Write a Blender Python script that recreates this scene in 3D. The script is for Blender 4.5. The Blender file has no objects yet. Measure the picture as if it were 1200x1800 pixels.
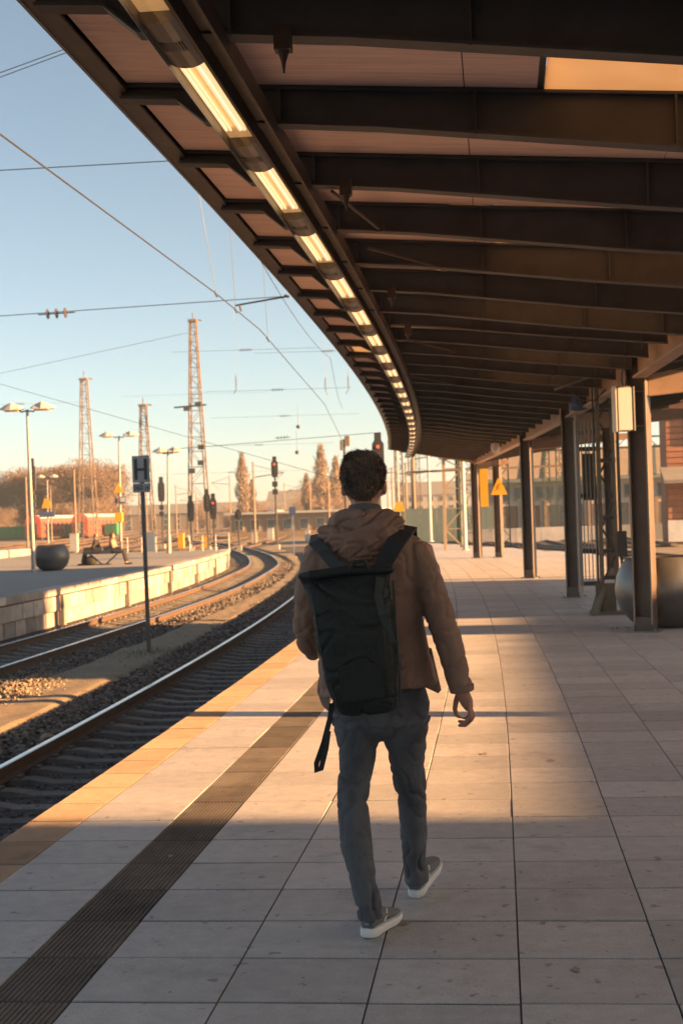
import bpy, bmesh, math, random
from mathutils import Vector, Matrix, noise
random.seed(7)
S = bpy.context.scene
COL = S.collection
# ------------------------------------------------------------------ camera
CAM_Z = 1.6
YAW, PITCH, ROLL, FPX = math.atan(275/2500), math.atan(7/2500), 0.033, 2500.0
FWD = Vector((-math.sin(YAW)*math.cos(PITCH), math.cos(YAW)*math.cos(PITCH), math.sin(PITCH)))
_r = FWD.cross(Vector((0, 0, 1))).normalized(); _u = _r.cross(FWD)
RGT = _r*math.cos(ROLL) - _u*math.sin(ROLL)
UPV = _u*math.cos(ROLL) + _r*math.sin(ROLL)
camd = bpy.data.cameras.new('camera'); cam = bpy.data.objects.new('camera', camd); COL.objects.link(cam)
cam.matrix_world = Matrix((( RGT.x, UPV.x, -FWD.x, 0), (RGT.y, UPV.y, -FWD.y, 0), (RGT.z, UPV.z, -FWD.z, CAM_Z), (0, 0, 0, 1)))
camd.sensor_fit = 'VERTICAL'; camd.sensor_height = 36.0; camd.sensor_width = 24.0; camd.lens = 50.0
camd.clip_start = 0.05; camd.clip_end = 6000
camd.dof.use_dof = True; camd.dof.focus_distance = 5.75; camd.dof.aperture_fstop = 6.3
S.camera = cam
# ------------------------------------------------------------------ sky, sun, exposure
SUN_EL, SUN_AZ = math.radians(14.5), math.radians(97.0)      # azimuth clockwise from +Y
TOSUN = Vector((math.sin(SUN_AZ)*math.cos(SUN_EL), math.cos(SUN_AZ)*math.cos(SUN_EL), math.sin(SUN_EL)))
w = bpy.data.worlds.new('World'); S.world = w; w.use_nodes = True
nt = w.node_tree; bg = nt.nodes['Background']
sky = nt.nodes.new('ShaderNodeTexSky'); sky.sky_type = 'NISHITA'; sky.sun_disc = False
sky.sun_elevation = SUN_EL; sky.sun_rotation = SUN_AZ; sky.altitude = 100; sky.air_density = 0.58; sky.dust_density = 1.1; sky.ozone_density = 1.0
wb = nt.nodes.new('ShaderNodeVectorMath'); wb.operation = 'MULTIPLY'; wb.inputs[1].default_value = (1.0, 0.90, 0.70)     # white balance, even over the whole sky
nt.links.new(sky.outputs[0], wb.inputs[0]); nt.links.new(wb.outputs[0], bg.inputs[0]); bg.inputs[1].default_value = 0.05
sl = bpy.data.lights.new('sun', 'SUN'); sl.energy = 5.0; sl.angle = math.radians(0.6); sl.color = (1.0, 0.52, 0.20)
so = bpy.data.objects.new('sun', sl); COL.objects.link(so); so.rotation_euler = (-TOSUN).to_track_quat('-Z', 'Y').to_euler(); so.location = TOSUN*80
S.view_settings.view_transform = 'Standard'; S.view_settings.look = 'None'; S.view_settings.gamma = 1.0; S.view_settings.exposure = 2.58
S.render.engine = 'CYCLES'
# ------------------------------------------------------------------ helpers
def W(px, py, Y):
    """point on the plane at distance Y along the platform, from surveyed picture coordinates"""
    d = FWD*FPX + RGT*(px-600) - UPV*(py-900)
    return Vector((0, 0, CAM_Z)) + d*(Y/d.y)
MATS = {}
def mat(name, col, rough=0.8, amt=0.15, scale=6.0, rnd=0.0, rmode='object', bump=0.0, bscale=None, metal=0.0, spec=0.5, stain=0.0, stretch=None, emit=None, estr=0.0, trans=False, coat=0.0, spots=0.0):
    m = bpy.data.materials.new(name); m.use_nodes = True; MATS[name] = m
    t = m.node_tree; n = t.nodes; L = t.links.new; b = n['Principled BSDF']
    b.inputs['Roughness'].default_value = rough; b.inputs['Metallic'].default_value = metal; b.inputs['Specular IOR Level'].default_value = spec
    geo = n.new('ShaderNodeNewGeometry'); mp = n.new('ShaderNodeMapping'); L(geo.outputs['Position'], mp.inputs[0])
    if stretch: mp.inputs['Scale'].default_value = stretch
    def nz(sc, det=5.0):
        q = n.new('ShaderNodeTexNoise'); q.inputs['Scale'].default_value = sc; q.inputs['Detail'].default_value = det; q.inputs['Roughness'].default_value = 0.62
        L(mp.outputs[0], q.inputs['Vector']); return q.outputs['Fac']
    def mth(op, a, bb):
        q = n.new('ShaderNodeMath'); q.operation = op
        for i, v in enumerate((a, bb)):
            if isinstance(v, (int, float)): q.inputs[i].default_value = v
            else: L(v, q.inputs[i])
        return q.outputs[0]
    f = mth('ADD', mth('MULTIPLY', mth('SUBTRACT', nz(scale), 0.5), 2*amt*1.6), 1.0)
    f = mth('MULTIPLY', f, mth('ADD', mth('MULTIPLY', mth('SUBTRACT', nz(scale*0.13, 3), 0.5), amt*1.6), 1.0))
    if rnd:
        if rmode == 'object': o = n.new('ShaderNodeObjectInfo').outputs['Random']
        else: o = geo.outputs['Random Per Island']
        f = mth('MULTIPLY', f, mth('ADD', mth('MULTIPLY', mth('SUBTRACT', o, 0.5), 2*rnd), 1.0))
    if stain:
        ram = n.new('ShaderNodeMapRange'); ram.inputs[1].default_value = 0.58; ram.inputs[2].default_value = 0.74; ram.inputs[3].default_value = 1.0; ram.inputs[4].default_value = 1.0-stain
        L(nz(2.3, 6), ram.inputs[0]); f = mth('MULTIPLY', f, ram.outputs[0])
    if spots:
        ra2 = n.new('ShaderNodeMapRange'); ra2.inputs[1].default_value = 0.655; ra2.inputs[2].default_value = 0.70; ra2.inputs[3].default_value = 1.0; ra2.inputs[4].default_value = 1.0-spots
        L(nz(13.0, 2), ra2.inputs[0]); f = mth('MULTIPLY', f, ra2.outputs[0])
        f = mth('MULTIPLY', f, mth('ADD', mth('MULTIPLY', mth('SUBTRACT', nz(150.0, 3), 0.5), 0.9), 1.0))
    mx = n.new('ShaderNodeVectorMath'); mx.operation = 'SCALE'; mx.inputs[0].default_value = col[:3]; L(f, mx.inputs['Scale'])
    L(mx.outputs[0], b.inputs['Base Color'])
    if bump:
        bp = n.new('ShaderNodeBump'); bp.inputs['Strength'].default_value = bump; bp.inputs['Distance'].default_value = 0.01
        L(nz(bscale or scale*4), bp.inputs['Height']); L(bp.outputs[0], b.inputs['Normal'])
    rr = n.new('ShaderNodeMapRange'); rr.inputs[3].default_value = max(0.02, rough-0.12); rr.inputs[4].default_value = min(1, rough+0.12)
    L(nz(scale*0.7, 3), rr.inputs[0]); L(rr.outputs[0], b.inputs['Roughness'])
    if emit: b.inputs['Emission Color'].default_value = (*emit, 1); b.inputs['Emission Strength'].default_value = estr
    if coat: b.inputs['Coat Weight'].default_value = coat
    return m
def glassy(name, col, alpha, rough=0.15):
    m = bpy.data.materials.new(name); m.use_nodes = True; MATS[name] = m
    t = m.node_tree; n = t.nodes; L = t.links.new; out = n['Material Output']; n.remove(n['Principled BSDF'])
    a = n.new('ShaderNodeBsdfTransparent'); a.inputs[0].default_value = (*col, 1)
    g = n.new('ShaderNodeBsdfGlossy'); g.inputs[1].default_value = rough; g.inputs[0].default_value = (0.9, 0.9, 0.9, 1)
    x = n.new('ShaderNodeMixShader'); x.inputs[0].default_value = alpha; L(a.outputs[0], x.inputs[1]); L(g.outputs[0], x.inputs[2]); L(x.outputs[0], out.inputs[0]); return m
def translucent(name, col):
    m = bpy.data.materials.new(name); m.use_nodes = True; MATS[name] = m
    t = m.node_tree; n = t.nodes; L = t.links.new; out = n['Material Output']; n.remove(n['Principled BSDF'])
    a = n.new('ShaderNodeBsdfTranslucent'); d = n.new('ShaderNodeBsdfDiffuse'); z = n.new('ShaderNodeTexNoise'); z.inputs['Scale'].default_value = 3
    g = n.new('ShaderNodeNewGeometry'); L(g.outputs['Position'], z.inputs['Vector'])
    mr = n.new('ShaderNodeMix'); mr.data_type = 'RGBA'; mr.inputs[6].default_value = (*[c*0.8 for c in col], 1); mr.inputs[7].default_value = (*col, 1); L(z.outputs['Fac'], mr.inputs[0])
    L(mr.outputs[2], a.inputs[0]); L(mr.outputs[2], d.inputs[0])
    x = n.new('ShaderNodeMixShader'); x.inputs[0].default_value = 0.15; L(a.outputs[0], x.inputs[1]); L(d.outputs[0], x.inputs[2]); L(x.outputs[0], out.inputs[0]); return m
# surfaces
mat('tile', (0.41, 0.395, 0.39), 0.6, 0.18, 11, rnd=0.13, bump=0.35, bscale=90, stain=0.30, spots=0.45)
mat('tile_far', (0.41, 0.395, 0.39), 0.5, 0.13, 9, rnd=0.10, rmode='island', stain=0.2)
mat('tile_edge', (0.33, 0.255, 0.185), 0.75, 0.2, 9, rnd=0.13, stain=0.3, spots=0.3)
mat('tile_edge_far', (0.33, 0.255, 0.185), 0.7, 0.14, 9, rnd=0.10, rmode='island')
mat('tile_rib', (0.115, 0.103, 0.095), 0.8, 0.45, 5, rnd=0.3, stain=0.5, spots=0.4)
mat('tile_rib_far', (0.105, 0.095, 0.085), 0.75, 0.3, 7, rnd=0.22, rmode='island')
mat('joint', (0.075, 0.066, 0.058), 0.95, 0.3, 14)
mat('concrete', (0.34, 0.32, 0.29), 0.85, 0.18, 5, bump=0.3, stain=0.3)
mat('wall_block', (0.31, 0.272, 0.255), 0.85, 0.35, 3, rnd=0.35, bump=0.4, stain=0.45)  # blotches stand for dirt and patches of shadow, both put into the colour
mat('asphalt', (0.20, 0.195, 0.19), 0.9, 0.18, 12, bump=0.2, stain=0.25)
mat('dirt', (0.215, 0.17, 0.115), 0.95, 0.3, 8, bump=0.8, bscale=40, stain=0.35)
mat('ground', (0.17, 0.135, 0.10), 0.95, 0.35, 0.6, bump=0.4, bscale=6)
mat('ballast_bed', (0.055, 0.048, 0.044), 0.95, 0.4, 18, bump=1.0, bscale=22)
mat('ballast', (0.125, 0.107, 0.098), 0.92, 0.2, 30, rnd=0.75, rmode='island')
mat('ballast_tan', (0.24, 0.19, 0.14), 0.92, 0.2, 30, rnd=0.5, rmode='island')
mat('rail_side', (0.085, 0.052, 0.034), 0.85, 0.3, 20)
mat('rail_head', (0.62, 0.60, 0.58), 0.22, 0.1, 6, metal=1.0)
mat('sleeper', (0.165, 0.15, 0.135), 0.9, 0.25, 7, rnd=0.25, bump=0.3, stain=0.4)
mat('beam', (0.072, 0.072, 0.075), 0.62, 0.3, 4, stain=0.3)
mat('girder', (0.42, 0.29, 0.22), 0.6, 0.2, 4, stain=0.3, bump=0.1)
mat('soffit', (0.84, 0.60, 0.53), 0.75, 0.22, 7, rnd=0.12, stretch=(0.35, 5.0, 1), stain=0.25, bump=0.3)
mat('fascia', (0.10, 0.085, 0.08), 0.5, 0.2, 5)
mat('roofing', (0.12, 0.11, 0.10), 0.85, 0.2, 3)
mat('column', (0.10, 0.075, 0.065), 0.48, 0.25, 5, stain=0.25)
mat('column_lit_edge', (0.30, 0.235, 0.19), 0.45, 0.2, 6)  # paler column colour standing for sunlight along the flange edges
mat('channel', (0.075, 0.055, 0.045), 0.55, 0.35, 8)
mat('lamp_body', (0.16, 0.135, 0.115), 0.35, 0.2, 8)
mat('lamp_tray', (0.75, 0.6, 0.36), 0.5, 0.12, 6, emit=(1.0, 0.56, 0.26), estr=0.07)  # tray glows itself in place of light thrown back from the tubes
mat('lamp_tube', (0.9, 0.85, 0.75), 0.4, 0.02, 6, emit=(1.0, 0.74, 0.52), estr=0.21)
glassy('lamp_glass', (0.96, 0.92, 0.82), 0.07)
translucent('skylight', (0.62, 0.53, 0.43))
mat('galv', (0.25, 0.24, 0.23), 0.5, 0.12, 7, metal=0.3)
mat('white_paint', (0.50, 0.48, 0.45), 0.5, 0.08, 8)
mat('opal', (0.40, 0.41, 0.45), 0.35, 0.04, 5)
mat('dark_metal', (0.045, 0.045, 0.047), 0.5, 0.2, 9)
mat('dark_green', (0.055, 0.075, 0.062), 0.6, 0.25, 8)
mat('mast_steel', (0.22, 0.165, 0.12), 0.7, 0.25, 5)
mat('mast_old', (0.13, 0.115, 0.085), 0.7, 0.3, 7)
mat('sign_grey', (0.30, 0.315, 0.34), 0.6, 0.08, 10)
mat('sign_black', (0.035, 0.04, 0.05), 0.6, 0.1, 10)
mat('sign_edge', (0.10, 0.105, 0.115), 0.6, 0.1, 10)
mat('sign_post', (0.09, 0.09, 0.092), 0.55, 0.15, 10)
mat('yellow', (0.78, 0.40, 0.03), 0.5, 0.08, 8)
mat('yellow_mark', (0.55, 0.24, 0.02), 0.5, 0.05, 8)
mat('blue', (0.06, 0.10, 0.22), 0.5, 0.1, 8)
mat('steel_bowl', (0.16, 0.155, 0.15), 0.36, 0.15, 4, metal=0.6)
mat('mast_tan', (0.38, 0.29, 0.20), 0.7, 0.2, 5)
mat('dark_bowl', (0.06, 0.06, 0.063), 0.45, 0.2, 5)
mat('bench_steel', (0.10, 0.10, 0.105), 0.4, 0.1, 8, metal=0.5)
mat('train_red', (0.50, 0.075, 0.035), 0.4, 0.1, 2)
mat('train_grey', (0.45, 0.43, 0.42), 0.5, 0.1, 2)
mat('train_dark', (0.035, 0.033, 0.034), 0.5, 0.2, 2)
mat('window_glass', (0.05, 0.07, 0.085), 0.12, 0.1, 2, spec=0.8)
mat('green_box', (0.035, 0.20, 0.075), 0.6, 0.15, 2, rnd=0.2)
mat('bark', (0.16, 0.10, 0.06), 0.9, 0.2, 2)
mat('twig', (0.165, 0.105, 0.065), 0.9, 0.25, 0.4, rnd=0.35, rmode='island')
mat('twig_pale', (0.25, 0.175, 0.12), 0.9, 0.25, 0.4, rnd=0.35, rmode='island')
mat('brick', (0.33, 0.15, 0.09), 0.85, 0.18, 3, rnd=0.15, stain=0.25)
mat('render_cream', (0.42, 0.38, 0.33), 0.85, 0.12, 1)
mat('render_tan', (0.28, 0.20, 0.14), 0.85, 0.15, 1)
mat('roof_grey', (0.19, 0.18, 0.17), 0.7, 0.15, 1)
mat('roof_tan', (0.24, 0.19, 0.145), 0.7, 0.15, 1)
mat('roof_white', (0.42, 0.45, 0.47), 0.6, 0.08, 1)
mat('teal_paint', (0.15, 0.21, 0.20), 0.6, 0.1, 2)
mat('wall_grey', (0.42, 0.43, 0.45), 0.85, 0.25, 0.5, rnd=0.45, stain=0.4)
mat('hedge_green', (0.055, 0.085, 0.05), 0.9, 0.3, 0.7, rnd=0.4, rmode='island')
mat('insulator', (0.07, 0.05, 0.045), 0.35, 0.2, 9)
mat('wire', (0.04, 0.04, 0.042), 0.5, 0.1, 3)
mat('signal_red', (0.5, 0.05, 0.02), 0.4, 0.0, 5, emit=(1.0, 0.10, 0.03), estr=0.35)
mat('stain', (0.27, 0.215, 0.18), 0.7, 0.3, 30)
# clothes
mat('skin', (0.42, 0.205, 0.145), 0.55, 0.10, 20)
mat('hair', (0.17, 0.115, 0.083), 0.45, 0.3, 30, rnd=0.5, rmode='island')
mat('jacket', (0.26, 0.158, 0.116), 0.78, 0.16, 14, bump=0.35, bscale=180)
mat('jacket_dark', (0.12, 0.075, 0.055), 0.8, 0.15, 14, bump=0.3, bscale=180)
mat('shirt_grey', (0.10, 0.12, 0.125), 0.85, 0.15, 30, bump=0.3, bscale=200)
mat('denim', (0.094, 0.098, 0.110), 0.85, 0.55, 6, bump=0.4, bscale=260)
mat('pack', (0.011, 0.0145, 0.014), 0.7, 0.3, 10, bump=0.25, bscale=120)
mat('pack_trim', (0.035, 0.045, 0.045), 0.6, 0.25, 20)
mat('strap', (0.018, 0.021, 0.024), 0.7, 0.2, 60)
mat('shoe', (0.15, 0.155, 0.165), 0.75, 0.15, 60, bump=0.4, bscale=220)
mat('sole', (0.72, 0.71, 0.70), 0.6, 0.06, 20)
mat('cloth_teal', (0.03, 0.055, 0.055), 0.9, 0.2, 8)
mat('cloth_dark', (0.02, 0.02, 0.022), 0.9, 0.2, 8)
mat('cloth_pink', (0.40, 0.20, 0.14), 0.9, 0.2, 8)
mat('hair_fair', (0.09, 0.05, 0.028), 0.6, 0.2, 20)

def tag(o, label=None, cat=None, group=None, kind=None):
    if label: o['label'] = label
    if cat: o['category'] = cat
    if group: o['group'] = group
    if kind: o['kind'] = kind
    return o
def empty(name, loc, label=None, cat=None, group=None, rz=0.0, kind=None):
    o = bpy.data.objects.new(name, None); COL.objects.link(o); o.location = loc; o.rotation_euler = (0, 0, rz); o.empty_display_size = 0.1
    return tag(o, label, cat, group, kind)
class MB:
    """collects shapes in the local space of a thing and links them as one mesh object"""
    def __init__(s): s.v = []; s.f = []; s.mi = []; s.m = 0; s.o = Vector((0, 0, 0))
    def off(s, o): s.o = Vector(o); return s
    def _add(s, vs, fs):
        n = len(s.v); s.v += [Vector(q)-s.o for q in vs]; s.f += [[n+i for i in q] for q in fs]; s.mi += [s.m]*len(fs); return s
    def box(s, c, d, rz=0.0, tilt=None):
        c = Vector(c); hx, hy, hz = d[0]/2, d[1]/2, d[2]/2
        R = Matrix.Rotation(rz, 3, 'Z')
        if tilt: R = R @ tilt
        vs = [c + R @ Vector((x*hx, y*hy, z*hz)) for z in (-1, 1) for x, y in ((-1, -1), (1, -1), (1, 1), (-1, 1))]
        return s._add(vs, [[3, 2, 1, 0], [4, 5, 6, 7], [0, 1, 5, 4], [1, 2, 6, 5], [2, 3, 7, 6], [3, 0, 4, 7]])
    def bar(s, a, b, wd, ht=None, up=(0, 0, 1)):
        a = Vector(a); b = Vector(b); ht = ht or wd; t = (b-a).normalized(); u = Vector(up)
        if abs(t.dot(u)) > 0.98: u = Vector((1, 0, 0))
        sd = t.cross(u).normalized(); u = sd.cross(t)
        vs = [p + sd*x*wd/2 + u*z*ht/2 for p in (a, b) for x, z in ((-1, -1), (1, -1), (1, 1), (-1, 1))]
        return s._add(vs, [[0, 1, 2, 3], [7, 6, 5, 4], [0, 4, 5, 1], [1, 5, 6, 2], [2, 6, 7, 3], [3, 7, 4, 0]])
    def tube(s, pts, r, n=8, cap=True):
        pts = [Vector(p) for p in pts]; rs = r if isinstance(r, (list, tuple)) else [r]*len(pts); rings = []
        for i, p in enumerate(pts):
            t = (pts[min(i+1, len(pts)-1)] - pts[max(i-1, 0)]).normalized(); u = Vector((0, 0, 1)) if abs(t.z) < 0.95 else Vector((1, 0, 0))
            a = t.cross(u).normalized(); b = a.cross(t)
            rings.append([p + (a*math.cos(2*math.pi*k/n) + b*math.sin(2*math.pi*k/n))*rs[i] for k in range(n)])
        vs = [q for rg in rings for q in rg]; fs = []
        for i in range(len(pts)-1):
            for k in range(n): fs.append([i*n+k, (i+1)*n+k, (i+1)*n+(k+1) % n, i*n+(k+1) % n])
        if cap: fs += [[k for k in range(n)], [(len(pts)-1)*n+k for k in reversed(range(n))]]
        return s._add(vs, fs)
    def lathe(s, prof, c=(0, 0, 0), n=32):
        c = Vector(c); vs = []; fs = []
        for r, z in prof:
            for k in range(n): a = 2*math.pi*k/n; vs.append(c + Vector((r*math.cos(a), r*math.sin(a), z)))
        for i in range(len(prof)-1):
            for k in range(n): fs.append([i*n+k, i*n+(k+1) % n, (i+1)*n+(k+1) % n, (i+1)*n+k])
        return s._add(vs, fs)
    def prism(s, poly, d):
        """poly: list of 3D points of a planar outline; d: extrusion vector"""
        p = [Vector(q) for q in poly]; d = Vector(d); n = len(p)
        fs = [list(range(n))[::-1], list(range(n, 2*n))] + [[i, (i+1) % n, n+(i+1) % n, n+i] for i in range(n)]
        return s._add(p + [q+d for q in p], fs)
    def quad(s, a, b, c, d): return s._add([a, b, c, d], [[0, 1, 2, 3]])
    def loft(s, rings):
        n = len(rings[0]); vs = [q for rg in rings for q in rg]; fs = []
        for i in range(len(rings)-1):
            for k in range(n): fs.append([i*n+k, i*n+(k+1) % n, (i+1)*n+(k+1) % n, (i+1)*n+k])
        fs += [list(range(n))[::-1], [(len(rings)-1)*n+k for k in range(n)]]
        return s._add(vs, fs)
    def mesh(s, name, mats, smooth=False):
        me = bpy.data.meshes.new(name); me.from_pydata(s.v, [], s.f)
        for m in (mats if isinstance(mats, (list, tuple)) else [mats]): me.materials.append(MATS[m])
        if any(s.mi): me.polygons.foreach_set('material_index', s.mi)
        if smooth: me.polygons.foreach_set('use_smooth', [True]*len(s.f))
        me.update(); return me
    def build(s, name, mats, parent=None, smooth=False, recalc=True):
        me = s.mesh(name, mats, smooth)
        if recalc:
            bm = bmesh.new(); bm.from_mesh(me); bmesh.ops.recalc_face_normals(bm, faces=bm.faces); bm.to_mesh(me); bm.free()
        return link(name, me, parent)
def link(name, me, parent=None, loc=None, rz=0.0):
    o = bpy.data.objects.new(name, me); COL.objects.link(o); o.parent = parent
    if loc is not None: o.location = loc
    o.rotation_euler = (0, 0, rz); return o
def copy_tree(o, parent=None):
    c = o.copy(); COL.objects.link(c); c.parent = parent
    for ch in list(o.children): copy_tree(ch, c)
    return c
def struct(o, *a): o['kind'] = 'structure'; return o
# plan curve of the platform, its canopy and track
def cv(s): return -max(0.0, s-8.0)**2/960.0
def cslope(s): return -max(0.0, s-8.0)/480.0
def spline(pts, step):
    out = []; P = [Vector(p) for p in pts]; P = [P[0]*2-P[1]] + P + [P[-1]*2-P[-2]]
    for i in range(1, len(P)-2):
        n = max(2, int((P[i+1]-P[i]).length/step))
        for k in range(n):
            t = k/n; a, b, c, d = P[i-1], P[i], P[i+1], P[i+2]
            out.append(0.5*((2*b) + (c-a)*t + (2*a-5*b+4*c-d)*t*t + (3*b-a-3*c+d)*t**3))
    out.append(P[-2]); return out
def resample(pts, step, start=0.0):
    """points every `step` along a polyline with their headings"""
    out = []; need = start; acc = 0.0
    for a, b in zip(pts, pts[1:]):
        l = (b-a).length
        while need <= acc+l:
            out.append((a + (b-a)*((need-acc)/l), (b-a).normalized())); need += step
        acc += l
    return out
def offset(pts, d):
    out = []
    for i, p in enumerate(pts):
        t = (pts[min(i+1, len(pts)-1)]-pts[max(i-1, 0)]).normalized(); out.append(p + Vector((t.y, -t.x, 0))*d)
    return out
def ribbon(name, left, right, m, kind='structure', zl=0.0, zr=0.0):
    b = MB()
    for i in range(len(left)-1):
        b.quad(left[i]+Vector((0, 0, zl)), right[i]+Vector((0, 0, zr)), right[i+1]+Vector((0, 0, zr)), left[i+1]+Vector((0, 0, zl)))
    o = b.build(name, m, recalc=False); o['kind'] = kind; return o
# ================================================================== SETTING
GZ = -1.0
b = MB(); b.quad((-1500, -400, GZ), (1500, -400, GZ), (1500, 2500, GZ), (-1500, 2500, GZ)); struct(b.build('ground', 'ground'))
# ---------------------------------------------------------------- our platform
UE0, UE1, UT1, UR1 = -2.58, -2.28, -1.78, -1.48          # edge strip | tile | ribbed strip | tiles from here every 0.5
ROW, ROW0 = 0.472, 4.65 - 0.472*9
def right_edge(s):
    pts = [(-6, 6.2), (20, 5.4), (36, 5.2), (51, 5.0), (57, 4.15), (66, 2.8), (80, 0.6), (88, -0.6)]
    for (a, ua), (bb, ub) in zip(pts, pts[1:]):
        if s <= bb: return ua + (ub-ua)*(s-a)/(bb-a)
    return pts[-1][1]
b = MB(); N = 95
prev = None
for i in range(N):
    s = -5.0 + i*0.98
    l = Vector((UE0+0.02+cv(s), s, -0.007)); r = Vector((right_edge(s)+cv(s), s, -0.007)); lb = l+Vector((0, 0, -0.99)); rb = r+Vector((0, 0, -0.99))
    if prev:
        b.quad(prev[0], prev[1], r, l); b.quad(prev[2], prev[0], l, lb); b.quad(prev[1], prev[3], rb, r)
    prev = (l, r, lb, rb)
b.quad(prev[2], prev[0], prev[1], prev[3])
platform = struct(b.build('platform', 'joint', recalc=False)); platform['label'] = 'paved station platform under the canopy'
def tile_mesh(name, wd, ln, m, ribs=0, depth=0.05):
    q = MB(); x, y, c = wd/2-0.0032, ln/2-0.0085, 0.0025
    if not ribs:
        q._add([(-x, -y, -depth), (x, -y, -depth), (x, y, -depth), (-x, y, -depth), (-x, -y, -c), (x, -y, -c), (x, y, -c), (-x, y, -c),
                (-x+c, -y+c, 0), (x-c, -y+c, 0), (x-c, y-c, 0), (-x+c, y-c, 0)],
               [[0, 1, 5, 4], [1, 2, 6, 5], [2, 3, 7, 6], [3, 0, 4, 7], [4, 5, 9, 8], [5, 6, 10, 9], [6, 7, 11, 10], [7, 4, 8, 11], [8, 9, 10, 11]])
    else:
        prof = []; p = 2*x/ribs; h = 0.006 if ribs < 16 else 0.0035
        for k in range(ribs): x0 = -x+k*p; prof += [(x0, -h), (x0+p*0.2, 0), (x0+p*0.6, 0), (x0+p*0.8, -h)]
        prof.append((x, -h)); n = len(prof)
        vs = [(a, -y, z) for a, z in prof] + [(a, y, z) for a, z in prof] + [(-x, -y, -depth), (x, -y, -depth), (x, y, -depth), (-x, y, -depth)]
        fs = [[i, i+1, n+i+1, n+i] for i in range(n-1)] + [[2*n, 2*n+1] + [i for i in reversed(range(n))], [2*n+3, n] + [0, 2*n], [2*n+2, 2*n+3] + [n+i for i in range(n)], [2*n+1, 2*n+2, 2*n-1, n-1]]
        q._add(vs, fs)
    return q.mesh(name, m)
ME_T = tile_mesh('paving_slab', 0.5, ROW, 'tile'); ME_E = tile_mesh('edge_slab', 0.3, ROW, 'tile_edge', 22); ME_R = tile_mesh('ribbed_slab', 0.3, ROW, 'tile_rib', 15)
rt = random.Random(3)
far = {'tile_far': MB(), 'tile_edge_far': MB(), 'tile_rib_far': MB()}
cand = []
for i in range(-2, 190):
    s = ROW0 + (i+0.5)*ROW
    if s > 87: break
    cols = [(UE0, UE1, 'e'), (UE1, UT1, 't'), (UT1, UR1, 'r')]
    k = 0
    while UR1+0.5*(k+1) < right_edge(s)+0.02: cols.append((UR1+0.5*k, UR1+0.5*(k+1), 't')); k += 1
    for a, c_, kd in cols: cand.append((s, a, c_, kd))
def vis(s, u):
    d = Vector((u+cv(s), s, -CAM_Z)); z = d.dot(FWD)
    if z < 0.5: return False
    x, y = d.dot(RGT)/z*FPX, -d.dot(UPV)/z*FPX
    return abs(x) < 600 and y < 905
count = 0
for s, a, c_, kd in cand:
    dz = rt.uniform(-0.0022, 0.0012); u = (a+c_)/2; x = u+cv(s)
    inview = vis(s, u) or vis(s+0.2, a+0.05) or vis(s+0.2, c_-0.05)
    if inview and count < 298 and s < 20:
        count += 1
        o = link({'e': 'edge_slab', 't': 'paving_slab', 'r': 'ribbed_slab'}[kd], {'e': ME_E, 't': ME_T, 'r': ME_R}[kd], platform, (x, s, dz), -cslope(s)*-1 if False else math.atan(-cslope(s))*1.0)
        o.rotation_euler = (rt.uniform(-.003, .003), rt.uniform(-.003, .003), math.atan(-cslope(s)))
    else:
        q = far[{'e': 'tile_edge_far', 't': 'tile_far', 'r': 'tile_rib_far'}[kd]]; g = 0.0045; s0, s1 = s-ROW/2+.011, s+ROW/2-.011
        A, B_, C_, D = [(p+cv(t), t, dz) for p, t in ((a+g, s0), (c_-g, s0), (c_-g, s1), (a+g, s1))]
        dn = Vector((0, 0, -0.03)); V = [Vector(t) for t in (A, B_, C_, D)]
        q._add(V + [t+dn for t in V], [[0, 1, 2, 3], [4, 5, 1, 0], [5, 6, 2, 1], [6, 7, 3, 2], [7, 4, 0, 3]])
for nm, mm in (('paving_slabs_beyond', 'tile_far'), ('edge_slabs_beyond', 'tile_edge_far'), ('ribbed_slabs_beyond', 'tile_rib_far')):
    o = far[mm].build(nm, mm, platform, recalc=False); o['kind'] = 'stuff'
# concrete nosing below the platform edge
b = MB()
for i in range(92):
    s0, s1 = -5+i, -4+i-0.012
    b.prism([(UE0-0.03+cv(s0), s0, -0.05), (UE0+0.016+cv(s0), s0, -0.05), (UE0+0.016+cv(s0), s0, -0.28), (UE0-0.03+cv(s0), s0, -0.28)], (cv(s1)-cv(s0), s1-s0, 0))
o = b.build('platform_nosing', 'concrete', platform)
# ---------------------------------------------------------------- tracks
T1 = [Vector((-4.18+cv(s), s, 0)) for s in range(-6, 131, 2)]
T2 = spline([(-9.0, -6, 0), (-9.1, 10, 0), (-9.2, 24, 0), (-9.3, 34, 0), (-9.6, 44, 0), (-9.95, 50.5, 0), (-10.75, 60, 0), (-12.1, 72.5, 0), (-14.3, 85, 0), (-16.4, 95, 0), (-20.7, 113, 0), (-27, 137, 0), (-36, 163, 0), (-49, 195, 0), (-66, 230, 0)], 2.0)
RT, SLT = -0.76, -0.915       # rail top, sleeper top
def stone(q, c, r, rnd):
    a = rnd.random()*6.28; k = rnd.uniform(0.5, 0.85); vs = []
    for z, rad in ((-0.5*k, 0.7), (0.35*k, 0.85)):
        for j in range(4):
            t = a + j*1.571 + rnd.uniform(-.4, .4) + (0.5 if z > 0 else 0); rr = r*rad*rnd.uniform(0.7, 1.15); vs.append((c[0]+rr*math.cos(t), c[1]+rr*math.sin(t)*0.9, c[2]+r*z*rnd.uniform(.7, 1.2)))
    vs.append((c[0]+rnd.uniform(-.2, .2)*r, c[1]+rnd.uniform(-.2, .2)*r, c[2]+r*k*rnd.uniform(.75, 1.1)))
    q._add(vs, [[0, 1, 5, 4], [1, 2, 6, 5], [2, 3, 7, 6], [3, 0, 4, 7], [4, 5, 8], [5, 6, 8], [6, 7, 8], [7, 4, 8]])
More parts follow.
